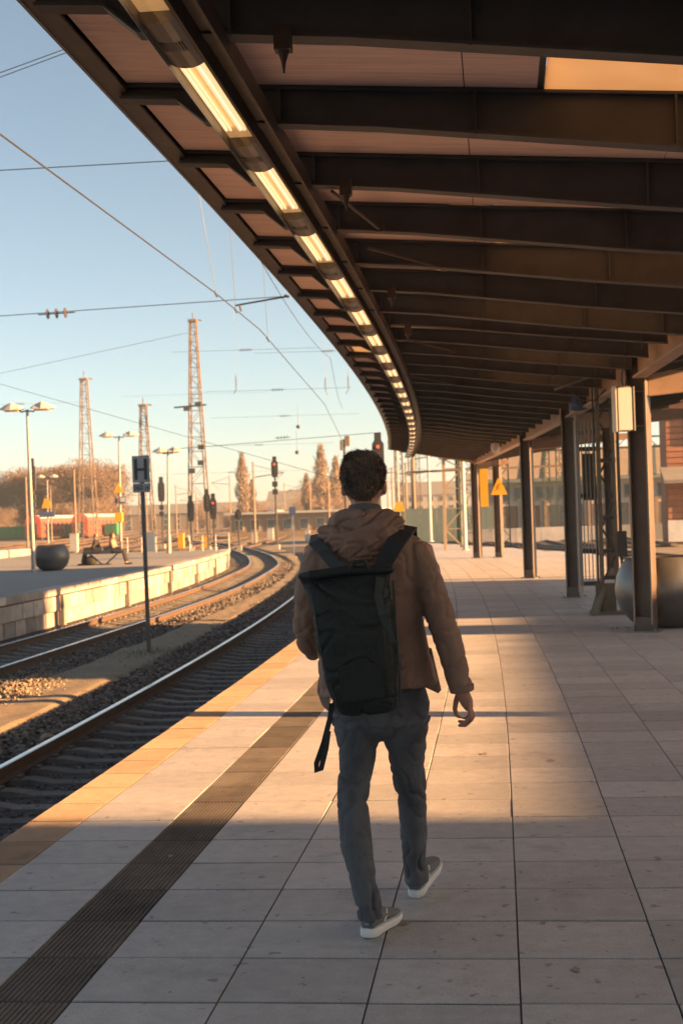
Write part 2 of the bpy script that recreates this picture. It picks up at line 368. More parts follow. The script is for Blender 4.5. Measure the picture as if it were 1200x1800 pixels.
def sleeper_mesh():
    q = MB(); L = 1.3
    xs = [(-L, 0.0), (-0.95, 0.0), (-0.5, 0.0), (-0.25, -0.04), (0.25, -0.04), (0.5, 0.0), (0.95, 0.0), (L, -0.01)]
    rings = [[Vector((x, -0.15, -0.2)), Vector((x, 0.15, -0.2)), Vector((x, 0.10, z)), Vector((x, -0.10, z))] for x, z in xs]
    q.loft(rings)
    for sx in (-1, 1):
        for t in (-1, 1): q.box((sx*0.7175+t*0.10, 0, 0.015), (0.05, 0.12, 0.03))
    me = q.mesh('sleeper', 'sleeper'); return me
ME_S = sleeper_mesh()
RAILP = [(-.070, -.155), (.070, -.155), (.070, -.143), (.012, -.125), (.010, -.045), (.036, -.032), (.036, -.008)]
RAILP = RAILP + [(-x, z) for x, z in reversed(RAILP[3:])] + [(-.070, -.143)]
def rail(path, d, parent):
    p = offset(path, d); q = MB()
    for i in range(len(p)-1):
        pass
    rings = []
    for i, c in enumerate(p):
        t = (p[min(i+1, len(p)-1)]-p[max(i-1, 0)]).normalized(); n = Vector((t.y, -t.x, 0))
        rings.append([c + n*x + Vector((0, 0, RT+z)) for x, z in RAILP])
    q.loft(rings); q.m = 1
    for i in range(len(p)-1):
        ra, rb = [], []
        for j, lst in ((i, ra), (i+1, rb)):
            t = (p[min(j+1, len(p)-1)]-p[max(j-1, 0)]).normalized(); n = Vector((t.y, -t.x, 0))
            lst += [p[j] + n*x + Vector((0, 0, RT+z)) for x, z in ((-.036, -.008), (-.026, 0), (.026, 0), (.036, -.008))]
        for k in range(3): q._add([ra[k], ra[k+1], rb[k+1], rb[k]], [[0, 1, 2, 3]])
    return q.build('rail', ['rail_side', 'rail_head'], parent)
def track(name, path, label, s_from, s_to, sleepers=True):
    root = empty(name, (0, 0, 0), label, 'railway track')
    rail(path, -0.7175-0.036, root); rail(path, 0.7175+0.036, root)
    n = 0
    if sleepers:
        for c, t in resample(path, 0.6):
            if s_from < c.y < s_to and n < 290:
                o = link('sleeper', ME_S, root, (c.x, c.y, SLT+random.uniform(-.006, .006)), math.atan2(-t.x, t.y)+random.uniform(-.01, .01)); n += 1
    return root
track('railway_track', [p for p in T1 if p.y < 100], 'straight track in shade right beside the paved platform edge', 4, 75)
track('railway_track', T2, 'curving track in front of the light block platform wall', 18, 125)
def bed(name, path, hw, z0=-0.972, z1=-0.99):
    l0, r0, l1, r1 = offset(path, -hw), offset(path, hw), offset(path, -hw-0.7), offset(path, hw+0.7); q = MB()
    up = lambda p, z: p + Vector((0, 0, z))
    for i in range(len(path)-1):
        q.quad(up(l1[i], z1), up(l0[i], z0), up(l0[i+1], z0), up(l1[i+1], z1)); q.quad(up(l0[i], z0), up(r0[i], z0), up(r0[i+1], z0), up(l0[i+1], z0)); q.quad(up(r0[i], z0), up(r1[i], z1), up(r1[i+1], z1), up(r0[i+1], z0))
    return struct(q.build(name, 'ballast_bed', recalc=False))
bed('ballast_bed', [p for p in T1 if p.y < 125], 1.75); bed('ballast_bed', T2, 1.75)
# dirt between the tracks
b = MB(); rd = random.Random(11); rows = []
T1f = [Vector((-4.18+cv(s*.5), s*.5, 0)) for s in range(-12, 242)]
EDGE1, EDGE2 = 1.55, 1.5
for p in T1f:
    x0 = p.x-EDGE1; t2 = min(T2, key=lambda q: abs(q.y-p.y)); x1 = t2.x+EDGE2; row = []
    for k in range(31):
        f = k/30; x = x0 + (x1-x0)*f; e = min(1.0, min(f, 1-f)*4.5 + 0.25*noise.noise((x*1.3, p.y*1.1, 9))*min(1, min(f, 1-f)*12)); e = max(0.0, e); e = e*e*(3-2*e)
        z = -1.0 + 0.12*e + 0.03*noise.noise((x*0.9, p.y*0.6, 0))*e + 0.022*noise.noise((x*3, p.y*2.2, 3))*e; row.append(Vector((x, p.y, z)))
    rows.append(row)
for i in range(len(rows)-1):
    for k in range(30): b.quad(rows[i][k], rows[i][k+1], rows[i+1][k+1], rows[i+1][k])
struct(b.build('dirt_strip', 'dirt', recalc=False, smooth=True))
rb = random.Random(5); st = MB(); st2 = MB()
def scatter(path, d0, d1, y0, y1, dens, z, r0, r1, q, heap=0.0):
    for p, t in resample(path, 0.25):
        if not (y0 < p.y < y1): continue
        n = Vector((t.y, -t.x, 0)); fall = 1.0 if p.y < 24 else max(0.25, 1-(p.y-24)/50.0)
        for _ in range(int(dens*fall*abs(d1-d0)*0.25+rb.random())):
            f = rb.random(); d = d0+(d1-d0)*f; c = p + t*rb.uniform(0, .25) + n*d; e = 1-abs(2*f-1)
            stone(q, (c.x, c.y, z + heap*e*rb.random()), rb.uniform(r0, r1)*(1 if p.y < 30 else 1.35), rb)
scatter(T1, -1.95, -0.82, 8, 60, 160, -0.925, 0.024, 0.052, st, 0.06)
scatter(T1, -0.65, 0.75, 6, 60, 110, -0.972, 0.02, 0.038, st)
scatter(T1, -2.7, -1.95, 8, 50, 12, -0.91, 0.015, 0.035, st)
scatter(T2, 0.85, 1.7, 16, 80, 95, -0.925, 0.022, 0.05, st, 0.05)
scatter(T2, -0.65, 0.65, 18, 90, 50, -0.972, 0.022, 0.04, st)
scatter(T2, -1.6, -0.85, 20, 80, 40, -0.93, 0.022, 0.045, st)
scatter(T2, 1.3, 2.4, 17, 23.2, 170, -0.90, 0.02, 0.045, st2, 0.06)
scatter(T2, 1.8, 4.5, 14, 70, 9, -0.875, 0.008, 0.022, st2)
o = st.build('ballast', 'ballast', recalc=False); tag(o, 'dark grey brown ballast stones along the tracks', 'ballast', kind='stuff')
o = st2.build('gravel', 'ballast_tan', recalc=False); tag(o, 'tan gravel heap and pebbles on the dirt between tracks', 'gravel', kind='stuff')
# one larger pale stone by the rail
q = MB(); c = W(107, 1277, 16.4); c = Vector((-5.32, 16.1, -0.90)); stone(q, (0, 0, 0), 0.13, random.Random(2)); o = q.build('stone', 'ballast_tan'); o.location = c
tag(o, 'largest pale stone lying in the ballast beside the near rail', 'stone')
# small grass tufts at the foot of the sign post
q = MB(); rg = random.Random(8)
for _ in range(420):
    x, y = rg.gauss(-6.75, .3), rg.gauss(26.7, .5); h = rg.uniform(.01, .06); a = rg.random()*6.28
    q._add([(x, y, -.9), (x+.012*math.cos(a), y+.012*math.sin(a), -.9), (x+rg.uniform(-.04, .04), y+rg.uniform(-.04, .04), -.88+h)], [[0, 1, 2]])
o = q.build('grass', 'hedge_green', recalc=False); tag(o, 'thin grass tufts around the foot of the H sign post', 'grass', kind='stuff')
# ---------------------------------------------------------------- platform across the tracks
E2 = [p for p in offset(T2, -0.7175-1.15) if p.y < 76.5]
lim = 76.5
def far_side(y): return -24.0 - 0.02*(y-30) - max(0, y-60)*0.05
b = MB()
for i in range(len(E2)-1):
    a, c = E2[i], E2[i+1]; fa, fc = Vector((far_side(a.y), a.y, 0)), Vector((far_side(c.y), c.y, 0)); dn = Vector((0, 0, -1.0)); ins = Vector((-0.06, 0, 0))
    b.quad(fa, a+ins+Vector((-.34, 0, 0)), c+ins+Vector((-.34, 0, 0)), fc)
    b.quad(fa+dn, fa, fc, fc+dn)
a = E2[-1]; b.quad(a+Vector((-.4, 0, 0)), Vector((far_side(a.y), a.y, 0)), Vector((far_side(a.y), a.y, -1)), a+Vector((-.4, 0, -1)))
plat2 = struct(b.build('far_platform', 'asphalt', recalc=False)); plat2['label'] = 'grey asphalt platform across the tracks'
q = MB()
for i in range(len(E2)-1):
    a, c = E2[i]+Vector((-.14, 0, 0)), E2[i+1]+Vector((-.14, 0, 0)); q.quad(a+Vector((0, 0, -1)), a+Vector((0, 0, -.1)), c+Vector((0, 0, -.1)), c+Vector((0, 0, -1)))
q.build('wall_backing', 'joint', plat2, recalc=False)
BL, CP = MB(), MB()
BL.box((0, 0, 0), (0.16, 0.762, 0.362)); me_block = BL.mesh('wall_block', 'wall_block')
CP.box((0, 0, 0), (0.46, 1.03, 0.17)); me_cop = CP.mesh('coping_slab', 'wall_block')
rw = random.Random(4)
for crs in range(2):
    for k, (p, t) in enumerate(resample(E2, 0.79, 0.39*crs)):
        if not 24 < p.y < lim: continue
        n = Vector((t.y, -t.x, 0)); step = -0.035 if crs == 0 else 0.03
        o = link('wall_block', me_block, plat2, p + n*(-0.10-step+rw.uniform(-.008, .008)) + Vector((0, 0, -0.385-0.385*crs)), math.atan2(-t.x, t.y)+rw.uniform(-.006, .006))
for p, t in resample(E2, 1.045):
    if not 24 < p.y < lim: continue
    n = Vector((t.y, -t.x, 0)); link('coping_slab', me_cop, plat2, p + n*(-0.19) + Vector((0, 0, -0.078+rw.uniform(-.003, .003))), math.atan2(-t.x, t.y))
# upright buttress posts that break the wall
for p, t in resample(E2, 7.3, 5.0):
    if not 30 < p.y < lim: continue
    n = Vector((t.y, -t.x, 0)); q = MB(); q.box((0, 0, 0), (0.12, 0.22, 0.78)); o = q.build('wall_pier', 'sleeper', plat2); o.location = p + n*0.035 + Vector((0, 0, -0.57)); o.rotation_euler.z = math.atan2(-t.x, t.y)
# third platform, low and light, behind it on the left
q = MB(); q.box((-41, 58, -0.5), (14, 90, 1.0)); o = struct(q.build('third_platform', 'asphalt'))
q = MB()
for k in range(70): q.box((-33.95, 14+k*1.25, -0.42), (0.14, 1.235, 0.78))
o2 = q.build('platform_wall', 'wall_block', o)
# yard tracks in the distance (lines too fine to pick apart)
q = MB(); q2 = MB()
for k in range(12):
    x0 = -14 - k*5.2
    pts = spline([(-22-4.6*k, 118+k*2, 0), (-26-5.0*k, 160, 0), (-34-5.4*k, 230, 0), (-46-6.5*k, 330, 0), (-60-8*k, 460, 0)], 12) if k < 8 else [Vector((-4+(k-8)*4.6-22*((s-90)/200.0)**1.5, s, 0)) for s in range(90, 420, 15)]
    for d in (-.75, .75):
        pp = offset(pts, d)
        for a, c in zip(pp, pp[1:]): q.bar(a+Vector((0, 0, RT-.07)), c+Vector((0, 0, RT-.07)), .07, .15)
    l, r = offset(pts, -1.7), offset(pts, 1.7)
    for i in range(len(pts)-1): q2.quad(l[i]+Vector((0, 0, -.93+.004*k)), r[i]+Vector((0, 0, -.93+.004*k)), r[i+1]+Vector((0, 0, -.93+.004*k)), l[i+1]+Vector((0, 0, -.93+.004*k)))
struct(q.build('yard_rails', 'rail_side')); struct(q2.build('yard_ballast', 'ballast_bed', recalc=False))
# tracks on the right of our platform
for k, off_ in enumerate((8.2, 12.6)):
    pts = [Vector((off_+cv(s)*1.0 - max(0, s-50)*0.05, s, 0)) for s in range(-6, 130, 4)]
    track('railway_track', pts, ('dull track right of the paved platform behind the steel columns', 'farther of two dull tracks right of the paved platform')[k], 14, 120)
    bed('ballast_bed', pts, 1.75, -0.972+.004*k)
# ================================================================== CANOPY
GIRD = [(-6, 2.5), (5, 2.3), (11, 2.15), (18.45, 1.82), (25.87, 1.32), (33.65, 0.70), (42.5, -0.08), (51.07, -0.90)]
def gx(s):
    for (a, xa), (b_, xb) in zip(GIRD, GIRD[1:]):
        if s <= b_: return xa + (xb-xa)*(s-a)/(b_-a)
    return GIRD[-1][1]
CU0, CU1 = -1.95, 4.5
def zsof(x, s):
    g = gx(s); xl = CU0+cv(s)
    if x <= g: return 3.90 - 0.33*(x-xl)/(g-xl)
    return 3.57 + 0.34*(x-g)/(CU1+cv(s)-g)
canopy = empty('platform_canopy', (1.82, 18.45, 0), 'long curving brown platform canopy on dark steel columns', 'canopy')
O = Vector((1.82, 18.45, 0))
BEAMS = [7.30 + 1.38*k for k in range(-9, 31)]
BEAMS = [s for s in BEAMS if s < 49.3]
def beam(s):
    q = MB().off(O); g = gx(s); xl = CU0+cv(s)
    prof = [(xl+.06, .065), (xl+.36, .065), (xl+.50, .175), (xl+1.4, .19), (g-1.3, .265), (g-.08, .31)]
    kd = 1.0 if s < 15.5 else .72
    prof = [(x, d*kd if d > .07 else d) for x, d in prof]
    def seg(pr):
        for (xa, da), (xb, db) in zip(pr, pr[1:]):
            za, zb = zsof(xa, s)-.004, zsof(xb, s)-.004
            q.prism([(xa, s-.012, za), (xb, s-.012, zb), (xb, s-.012, zb-db), (xa, s-.012, za-da)], (0, .024, 0))
            q.prism([(xa, s-.055, za-da), (xb, s-.055, zb-db), (xb, s-.055, zb-db-.014), (xa, s-.055, za-da-.014)], (0, .11, 0))
            q.prism([(xa, s-.055, za), (xb, s-.055, zb), (xb, s-.055, zb-.016), (xa, s-.055, za-.016)], (0, .11, 0))
    seg(prof); xr = CU1+cv(s)
    seg([(g+.08, .31), (g+.7, .29), (xr-1.0, .2), (xr-.06, .12)])
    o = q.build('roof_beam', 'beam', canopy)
    if 3 < s < 22:
        for x in (xl+.9, xl+1.9, xl+2.9, g-.35):
            d = .16+.035*(x-xl); z = zsof(x, s)-.03; q = MB().off(O); q.box((x, s-.033, z-d/2+.02), (.012, .042, d)); q.build('stiffener', 'beam', o)
    return o
for s in BEAMS: beam(s)
# soffit boards, three to a bay on the track side, skylights over some bays
SKY_BAYS = {8: (0.30, 2.4), 11: (0.05, 2.4), 13: (-0.15, 2.4), 16: (0.1, 2.4), 17: (-1.9, -1.2), 18: (0.0, 1.3), 20: (-0.3, 0.9)}
roofq = MB().off(O)
for i, (s0, s1) in enumerate(zip(BEAMS, BEAMS[1:])):
    a, c = s0+.058, s1-.058; sm = (s0+s1)/2; g = gx(sm); xl = CU0+cv(sm)+.10
    cuts = [xl, xl+.62, xl+1.75, xl+2.9, g-.05] if g-xl > 3.1 else [xl, xl+.62, xl+1.75, g-.05]
    sk = SKY_BAYS.get(i)
    def board(x0, x1, nm, mm, ext=0.0):
        a, c = s0+.058-ext, s1-.058+ext; q = MB().off(O); p = [(x0+.003+cv(a)-cv(sm), a, zsof(x0, sm)), (x1-.003+cv(a)-cv(sm), a, zsof(x1, sm)), (x1-.003+cv(c)-cv(sm), c, zsof(x1, sm)), (x0+.003+cv(c)-cv(sm), c, zsof(x0, sm))]
        q.prism(p, (0, 0, .022)); return q.build(nm, mm, canopy)
    if sk:
        k0, k1 = sk[0], min(sk[1], g-.06)
        pieces = [(x0, x1) for x0, x1 in zip(cuts, cuts[1:])]
        for x0, x1 in pieces:
            for lo, hi in ((x0, min(x1, k0)), (max(x0, k1), x1)):
                if hi-lo > .05: board(lo, hi, 'soffit_board', 'soffit')
        o = board(k0, k1, 'skylight_panel', 'skylight', .05); o['label'] = 'pale translucent skylight panel'
        # upstand kerb of the skylight
        q = MB().off(O); z = zsof(k0, sm)
        q.box((k0-.02, sm, z+.1), (.03, c-a, .2)); q.build('skylight_kerb', 'beam', canopy)
    else:
        for x0, x1 in zip(cuts, cuts[1:]): board(x0, x1, 'soffit_board', 'soffit')
    xr = CU1+cv(sm)-.08
    for x0, x1 in ((g+.05, (g+xr)/2), ((g+xr)/2, xr)): board(x0, x1, 'soffit_board', 'soffit')
    # roofing sheet above
    spans = [(xl-.12, g, ), (g, xr+.1)]
    if sk: spans = [(xl-.12, k0-.01), (k1+.01, g), (g, xr+.1)]
    for x0, x1 in spans:
        if x1-x0 < .02: continue
        z = [zsof(x0, sm)+.13, zsof(x1, sm)+.13]
        roofq.quad((x0+cv(s0)-cv(sm), s0, z[0]), (x1+cv(s0)-cv(sm), s0, z[1]), (x1+cv(s1)-cv(sm), s1, z[1]), (x0+cv(s1)-cv(sm), s1, z[0]))
roofq.build('roof_sheet', 'roofing', canopy, recalc=False)
# edge channels
SS = [BEAMS[0]+k*(BEAMS[-1]+.06-BEAMS[0])/60 for k in range(61)]
for u, nm, dx in ((CU0, 'fascia', -1), (CU1, 'fascia', 1)):
    q = MB().off(O)
    for s0, s1 in zip(SS, SS[1:]):
        for w0, w1, z0, z1 in ((0, .016, -.05, .17), (.017, .10, -.05, -.035), (.017, .10, .155, .17)):
            P = [(u+cv(s0)-dx*w0, s0), (u+cv(s0)-dx*w1, s0)]
            zz = 3.90 if u < 0 else 3.91
            q.prism([(P[0][0], s0, zz+z0), (P[1][0], s0, zz+z0), (P[1][0], s0, zz+z1), (P[0][0], s0, zz+z1)], (cv(s1)-cv(s0), s1-s0, 0))
    q.build(nm, 'fascia', canopy)
    q = MB().off(O)      # bright drip edge
    for s0, s1 in zip(SS, SS[1:]):
        q.prism([(u+cv(s0)+dx*.018, s0, 3.845), (u+cv(s0)+dx*.002, s0, 3.845), (u+cv(s0)+dx*.002, s0, 3.87), (u+cv(s0)+dx*.018, s0, 3.87)], (cv(s1)-cv(s0), s1-s0, 0))
    q.build('drip_edge', 'galv', canopy)
q = MB().off(O); s = BEAMS[-1]+.075    # end board of the canopy
xs = [CU0+cv(s), gx(s), CU1+cv(s)]
q.prism([(x, s, zsof(x, s)+.16) for x in xs] + [(x, s, zsof(x, s)-d) for x, d in zip(reversed(xs), (.12, .34, .07))], (0, .02, 0)); q.build('end_board', 'girder', canopy)
# main girder along the columns
gs = [-6, 2, 5, 8, 11] + [18.45, 25.87, 33.65, 42.5, 49.4]
for s0, s1 in zip(gs, gs[1:]):
    q = MB().off(O); a, c = Vector((gx(s0), s0, 0)), Vector((gx(s1), s1, 0)); t = (c-a).normalized(); a += t*.13; c -= t*.13 ; n = Vector((t.y, -t.x, 0)); d = c-a
    q.prism([a+n*-.012+Vector((0, 0, 3.25)), a+n*.012+Vector((0, 0, 3.25)), a+n*.012+Vector((0, 0, 3.52)), a+n*-.012+Vector((0, 0, 3.52))], d)
    for z in (3.235, 3.535): q.prism([a+n*-.085+Vector((0, 0, z-.014)), a+n*.085+Vector((0, 0, z-.014)), a+n*.085+Vector((0, 0, z+.014)), a+n*-.085+Vector((0, 0, z+.014))], d)
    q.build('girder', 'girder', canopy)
def column(x, s, top=3.57, rz=0.1, size=.24):
    q = MB(); h = size/2; R = Matrix.Rotation(rz, 3, 'Z'); p = Vector((x, s, 0))-O
    def bx(cx, cy, cz, dx, dy, dz, qq=q): qq.box(p + R @ Vector((cx, cy, 0)) + Vector((0, 0, cz)), (dx, dy, dz), rz)
    bx(0, 0, top/2+.01, .014, size-.03, top-.02); bx(0, h-.0075, top/2, size*.95, .015, top); bx(0, -h+.0075, top/2, size*.95, .015, top)
    c = q.build('column', 'column', canopy)
    q2 = MB(); bx(0, 0, .10, size*.86, size-.034, .19, q2); q2.build('base_casing', 'column', c)
    q3 = MB(); bx(0, 0, .006, size+.14, size+.14, .012, q3)
    for i in (-1, 1):
        for j in (-1, 1): bx(i*(h+.03), j*(h+.03), .022, .03, .03, .02, q3)
    q3.build('base_plate', 'galv', c)
    q4 = MB()
    for i in (-1, 1):
        for j in (-1, 1): bx(i*size*.49, j*(h-.0075), top/2-.15, .012, .022, top-.5, q4)
    q4.build('lit_edge_strip', 'column_lit_edge', c)  # added strips carry the sunlit flange edge in their colour
    return c
for x, s in ((2.15, 11.0), (1.82, 18.45), (1.32, 25.87), (0.70, 33.65), (-0.75, 51.07), (2.3, 3.0)): column(x, s if s < 51 else 49.2, rz=math.radians(70))
column(2.60, 33.5, 3.5, math.radians(70), .24); column(0.0, 49.25, 3.5, math.radians(70), .24); column(2.95, 18.9, 3.5, math.radians(70), .24)
# cross arms from the columns to the second row
for x, s, l, z in ((1.82, 18.45, 2.6, 3.17), (1.32, 25.87, 2.5, 3.17), (0.70, 33.65, 2.4, 3.17), (-0.90, 49.2, 1.3, 3.2)):
    q = MB().off(O)
    q.prism([(x+.13, s-.01, z-.16), (x+l, s-.01, z+.02), (x+l, s-.01, z+.14), (x+.13, s-.01, z+.14)], (0, .02, 0))
    q.prism([(x+.13, s-.075, z-.175), (x+l, s-.075, z+.005), (x+l, s-.075, z+.019), (x+.13, s-.075, z-.161)], (0, .15, 0)); q.build('cross_arm', 'girder', canopy)
# ------------------------------------------------------------------ light strip under the beams
strip = empty('light_strip', (-1.25, 6.5, 3.55), 'continuous strip of warm fluorescent lamps hung under the canopy beams', 'light fixture')
O2 = Vector((-1.25, 6.5, 3.55)); US = -1.27
def sweep(q, prof, s0, s1, n=6):
    """closed profile (du, z) swept along the canopy curve"""
    rings = []
    for k in range(n+1):
        s = s0+(s1-s0)*k/n; rings.append([Vector((US+u+cv(s), s, z)) for u, z in prof])
    q.loft(rings)
SE = 50.2
q = MB().off(O2); sweep(q, [(.085, 3.56), (.10, 3.56), (.10, 3.65), (.19, 3.65), (.19, 3.56), (.205, 3.56), (.205, 3.665), (.085, 3.665)], 1.0, SE, 70); q.build('support_channel', 'channel', strip)
q = MB().off(O2); sweep(q, [(-.082, 3.565), (-.072, 3.552), (-.07, 3.575), (-.078, 3.64), (-.09, 3.64)], 1.0, SE, 70); q.build('side_rail', 'galv', strip)
q = MB().off(O2); sweep(q, [(-.075, 3.648), (.083, 3.648), (.083, 3.662), (-.075, 3.662)], 1.0, SE, 70); q.build('back_plate', 'lamp_body', strip)
s = 2.25; k = 0
arc = lambda r, zc, n=7: [(r*math.cos(math.pi+math.pi*j/n), zc+.46*r*math.sin(math.pi+math.pi*j/n)) for j in range(n+1)]
while s < 48.5:
    a, c = s, s+1.34
    h = empty('lamp_unit', (0, 0, 0)); h.parent = strip
    q = MB().off(O2); sweep(q, [(-.068, 3.612), (.068, 3.612), (.078, 3.634), (-.07, 3.634)], a, c, 2); tr = q.build('lamp_tray', 'lamp_tray', strip)
    for du in (-.038, .034):
        q = MB().off(O2)
        for dd in (-.011, .011): q.tube([(US+du+dd+cv(t), t, 3.598) for t in (a+.05, (a+c)/2, c-.2)], .0085 if du < 0 else .011, 6)
        q.build('tube', 'lamp_tube', tr)
    pr = arc(.078, 3.594); pr2 = [(u*.96, z+.003) for u, z in reversed(pr)]
    q = MB().off(O2); sweep(q, pr+pr2, a, c, 2); q.build('cover', 'lamp_glass', tr)
    q = MB().off(O2); sweep(q, arc(.08, 3.595) + [(.08, 3.645), (-.08, 3.645)], c+.002, s+1.898, 2); e = q.build('ballast_housing', 'lamp_body', strip)
    q = MB().off(O2)
    for j in range(9): q.box((US-.048+j*.012+cv(c+.28), c+.28, 3.5605-.0), (.005, .10, .006))
    q.build('vent_slots', 'dark_metal', e)
    bpy.data.objects.remove(h); s += 1.9; k += 1
# hangers and braces
for j, (x0, s0, z0, x1, s1, z1) in enumerate(((-.9, 10.6, 3.63, -.35, 11.5, 3.60), (-.9, 16.2, 3.62, -.4, 17.2, 3.58), (-1.1, 20.3, 3.62, -.5, 21.3, 3.56), (-.95, 8.7, 3.63, -.75, 9.9, 3.62))):
    q = MB().off(O2); q.tube([(x0+cv(s0), s0, z0-.03), (x1+cv(s1), s1, z1-.03)], .011, 6); q.box((x1+cv(s1), s1, z1-.01), (.06, .06, .08)); q.build('brace_rod', 'channel', strip)
for x, s0 in ((-.82, 5.83), (-.85, 8.55), (-.88, 12.7), (-.9, 15.3)):
    q = MB().off(O2); z = zsof(x, s0)-.24; q.box((x, s0, z+.01), (.07, .07, .10)); q.lathe([(.03, 0), (.012, -.05), (.005, -.09), (.005, -.1)], (x, s0, z-.03), 8); q.build('hanger', 'channel', canopy) if False else q.build('hanger', 'channel', strip)
# ------------------------------------------------------------------ things on and by the columns
bx = empty('lamp_box', (1.64, 18.30, 2.55), 'white box with sunlit front bracketed to the nearest steel column', 'box', rz=math.radians(15))
q = MB(); q.box((0, .07, .29), (.235, .15, .57)); q.build('casing', 'lamp_body', bx)
q = MB(); q.box((.012, -.009, .288), (.20, .012, .535)); q.build('front_panel', 'opal', bx)
q = MB(); q.box((-.124, .06, .29), (.012, .16, .58)); q.build('side_panel', 'white_paint', bx)
q = MB(); q.box((.113, -.014, .288), (.018, .02, .56)); q.box((-.095, -.014, .288), (.014, .02, .56)); q.build('front_trim', 'galv', bx)
for z in (.07, .51): q = MB(); q.box((.19, .03, z), (.15, .02, .018)); q.build('bracket', 'galv', bx)
q = MB(); q.tube([(0, .05, .575), (-.015, .06, .66), (.0, .07, .76), (.06, .1, .95)], .009, 6); q.tube([(.03, .05, .575), (.05, .06, .68), (.04, .07, .8)], .009, 6); q.build('cable', 'wire', bx)
# old mast through the roof with splayed foot
om = empty('old_mast', (1.62, 21.6, 0), 'old dark green steel mast with splayed foot behind the nearest column', 'mast')
for sx in (-1, 1):
    for sy in (-1, 1):
        q = MB(); q.bar((sx*.24, sy*.2, .0), (sx*.11, sy*.1, .42), .11, .05); q.bar((sx*.11, sy*.1, .40), (sx*.10, sy*.09, 4.6), .075, .05); q.build('leg', 'mast_old', om)
q = MB(); q.prism([(-.3, -.26, .0), (.3, -.26, .0), (.3, .26, 0), (-.3, .26, 0)], (0, 0, .035)); q.box((-.07, -.12, .26), (.3, .02, .42)); q.build('foot', 'mast_old', om)
for z in (.55, .95, 1.45, 2.3, 3.1): q = MB(); q.box((0, 0, z), (.27, .25, .055)); q.build('collar', 'dark_metal', om)
for k in range(8): q = MB(); q.bar((-.1*(-1)**k, -.105, .5+k*.4), (.1*(-1)**k, -.105, .9+k*.4), .03, .012, up=(0, 1, 0)); q.build('lacing', 'dark_metal', om)
q = MB(); q.tube([(-.17, -.06, .05), (-.165, -.06, 1.2), (-.17, -.06, 3.5)], .016, 6); q.tube([(.18, -.1, .4), (.18, -.1, 3.4)], .022, 6); q.box((.2, -.1, 1.05), (.12, .12, .38)); q.build('conduit', 'dark_metal', om)
sc = empty('slatted_panel', (1.46, 23.2, .35), 'tall narrow slatted steel panel hung beside the old mast', 'panel', rz=math.radians(12))
for x, ww in ((-.17, .06), (.17, .035)): q = MB(); q.box((x, 0, 1.38), (ww, .05, 2.76)); q.build('post', 'galv', sc)
for k in range(4): q = MB(); q.box((-.1+k*.062, .0, 1.38), (.014, .02, 2.6)); q.build('slat', 'galv', sc)
for z in (.03, .55, 1.45, 2.2): q = MB(); q.box((0, .022, z), (.34, .03, .07)); q.build('rung', 'dark_metal', sc)
q = MB(); q.box((.02, .05, 1.75), (.2, .04, .75)); q.build('back_plate', 'mast_old', sc)
def bowl(name, loc, R, H, m, label, rz=0.0):
    e = empty(name, loc, label, 'planter', rz=rz)
    prof = [(.30*R, 0), (.50*R, .0), (.72*R, .10*H), (.90*R, .26*H), (.985*R, .44*H), (1.0*R, .55*H), (.965*R, .72*H), (.87*R, .88*H), (.76*R, .985*H), (.74*R, H), (.71*R, .985*H), (.72*R, .85*H), (.70*R, .72*H)]
    q = MB(); q.lathe(prof, n=48); q.build('shell', m, e, smooth=True)
    q = MB(); q.lathe([(.70*R, .72*H), (.4*R, .76*H), (.02, .77*H)], n=24); q.build('soil', 'dirt', e)
    q = MB(); a = math.radians(242); q.box((math.cos(a)*R*.925, math.sin(a)*R*.925, .30*H), (.03, .10, .07), a); q.build('slot', 'dark_metal', e)
    return e
bowl('bowl_planter', (2.16, 19.15, 0), .66, .93, 'steel_bowl', 'large polished steel bowl planter standing behind the nearest column')
bowl('bowl_planter', (-15.79, 49.09, 0), .63, .92, 'dark_bowl', 'big dark bowl planter beside a lamp post on the far platform')
# service pipes and a blue pail shaped lamp under the roof by the mast
pr = empty('roof_pipes', (1.2, 20.8, 3.3), 'pair of thin pale pipes below the skylight near the old mast', 'pipe')
for d in (0, .07): q = MB(); q.tube([(-.35, -.6+d, -.02), (.32, .1+d, .24)], .014, 6); q.build('pipe', 'galv', pr)
q = MB(); q.tube([(-.1, .2, .02), (.05, .22, -.12), (.25, .24, -.14), (.42, .26, .02)], .012, 6); q.build('cable', 'wire', pr)
lb = empty('ceiling_lamp', (1.35, 23.4, 3.2), 'small blue grey lamp housing under the roof beside the old mast', 'lamp')
q = MB(); q.lathe([(.03, .32), (.10, .28), (.14, .10), (.15, 0), (.10, -.01)], n=16); q.build('housing', 'blue', lb, smooth=True)
q = MB(); q.tube([(0, 0, .3), (0, 0, .5)], .015, 6); q.build('stem', 'dark_metal', lb)
cm = empty('camera_dome', (-.02, 35.8, 3.1), 'small pale camera dome under the canopy beams', 'camera')
q = MB(); q.lathe([(.02, .2), (.10, .18), (.12, .06), (.09, -.02), (.02, -.07)], n=14); q.build('dome', 'white_paint', cm, smooth=True)
q = MB(); q.tube([(0, 0, .2), (0, 0, .36)], .02, 6); q.build('stem', 'dark_metal', cm)
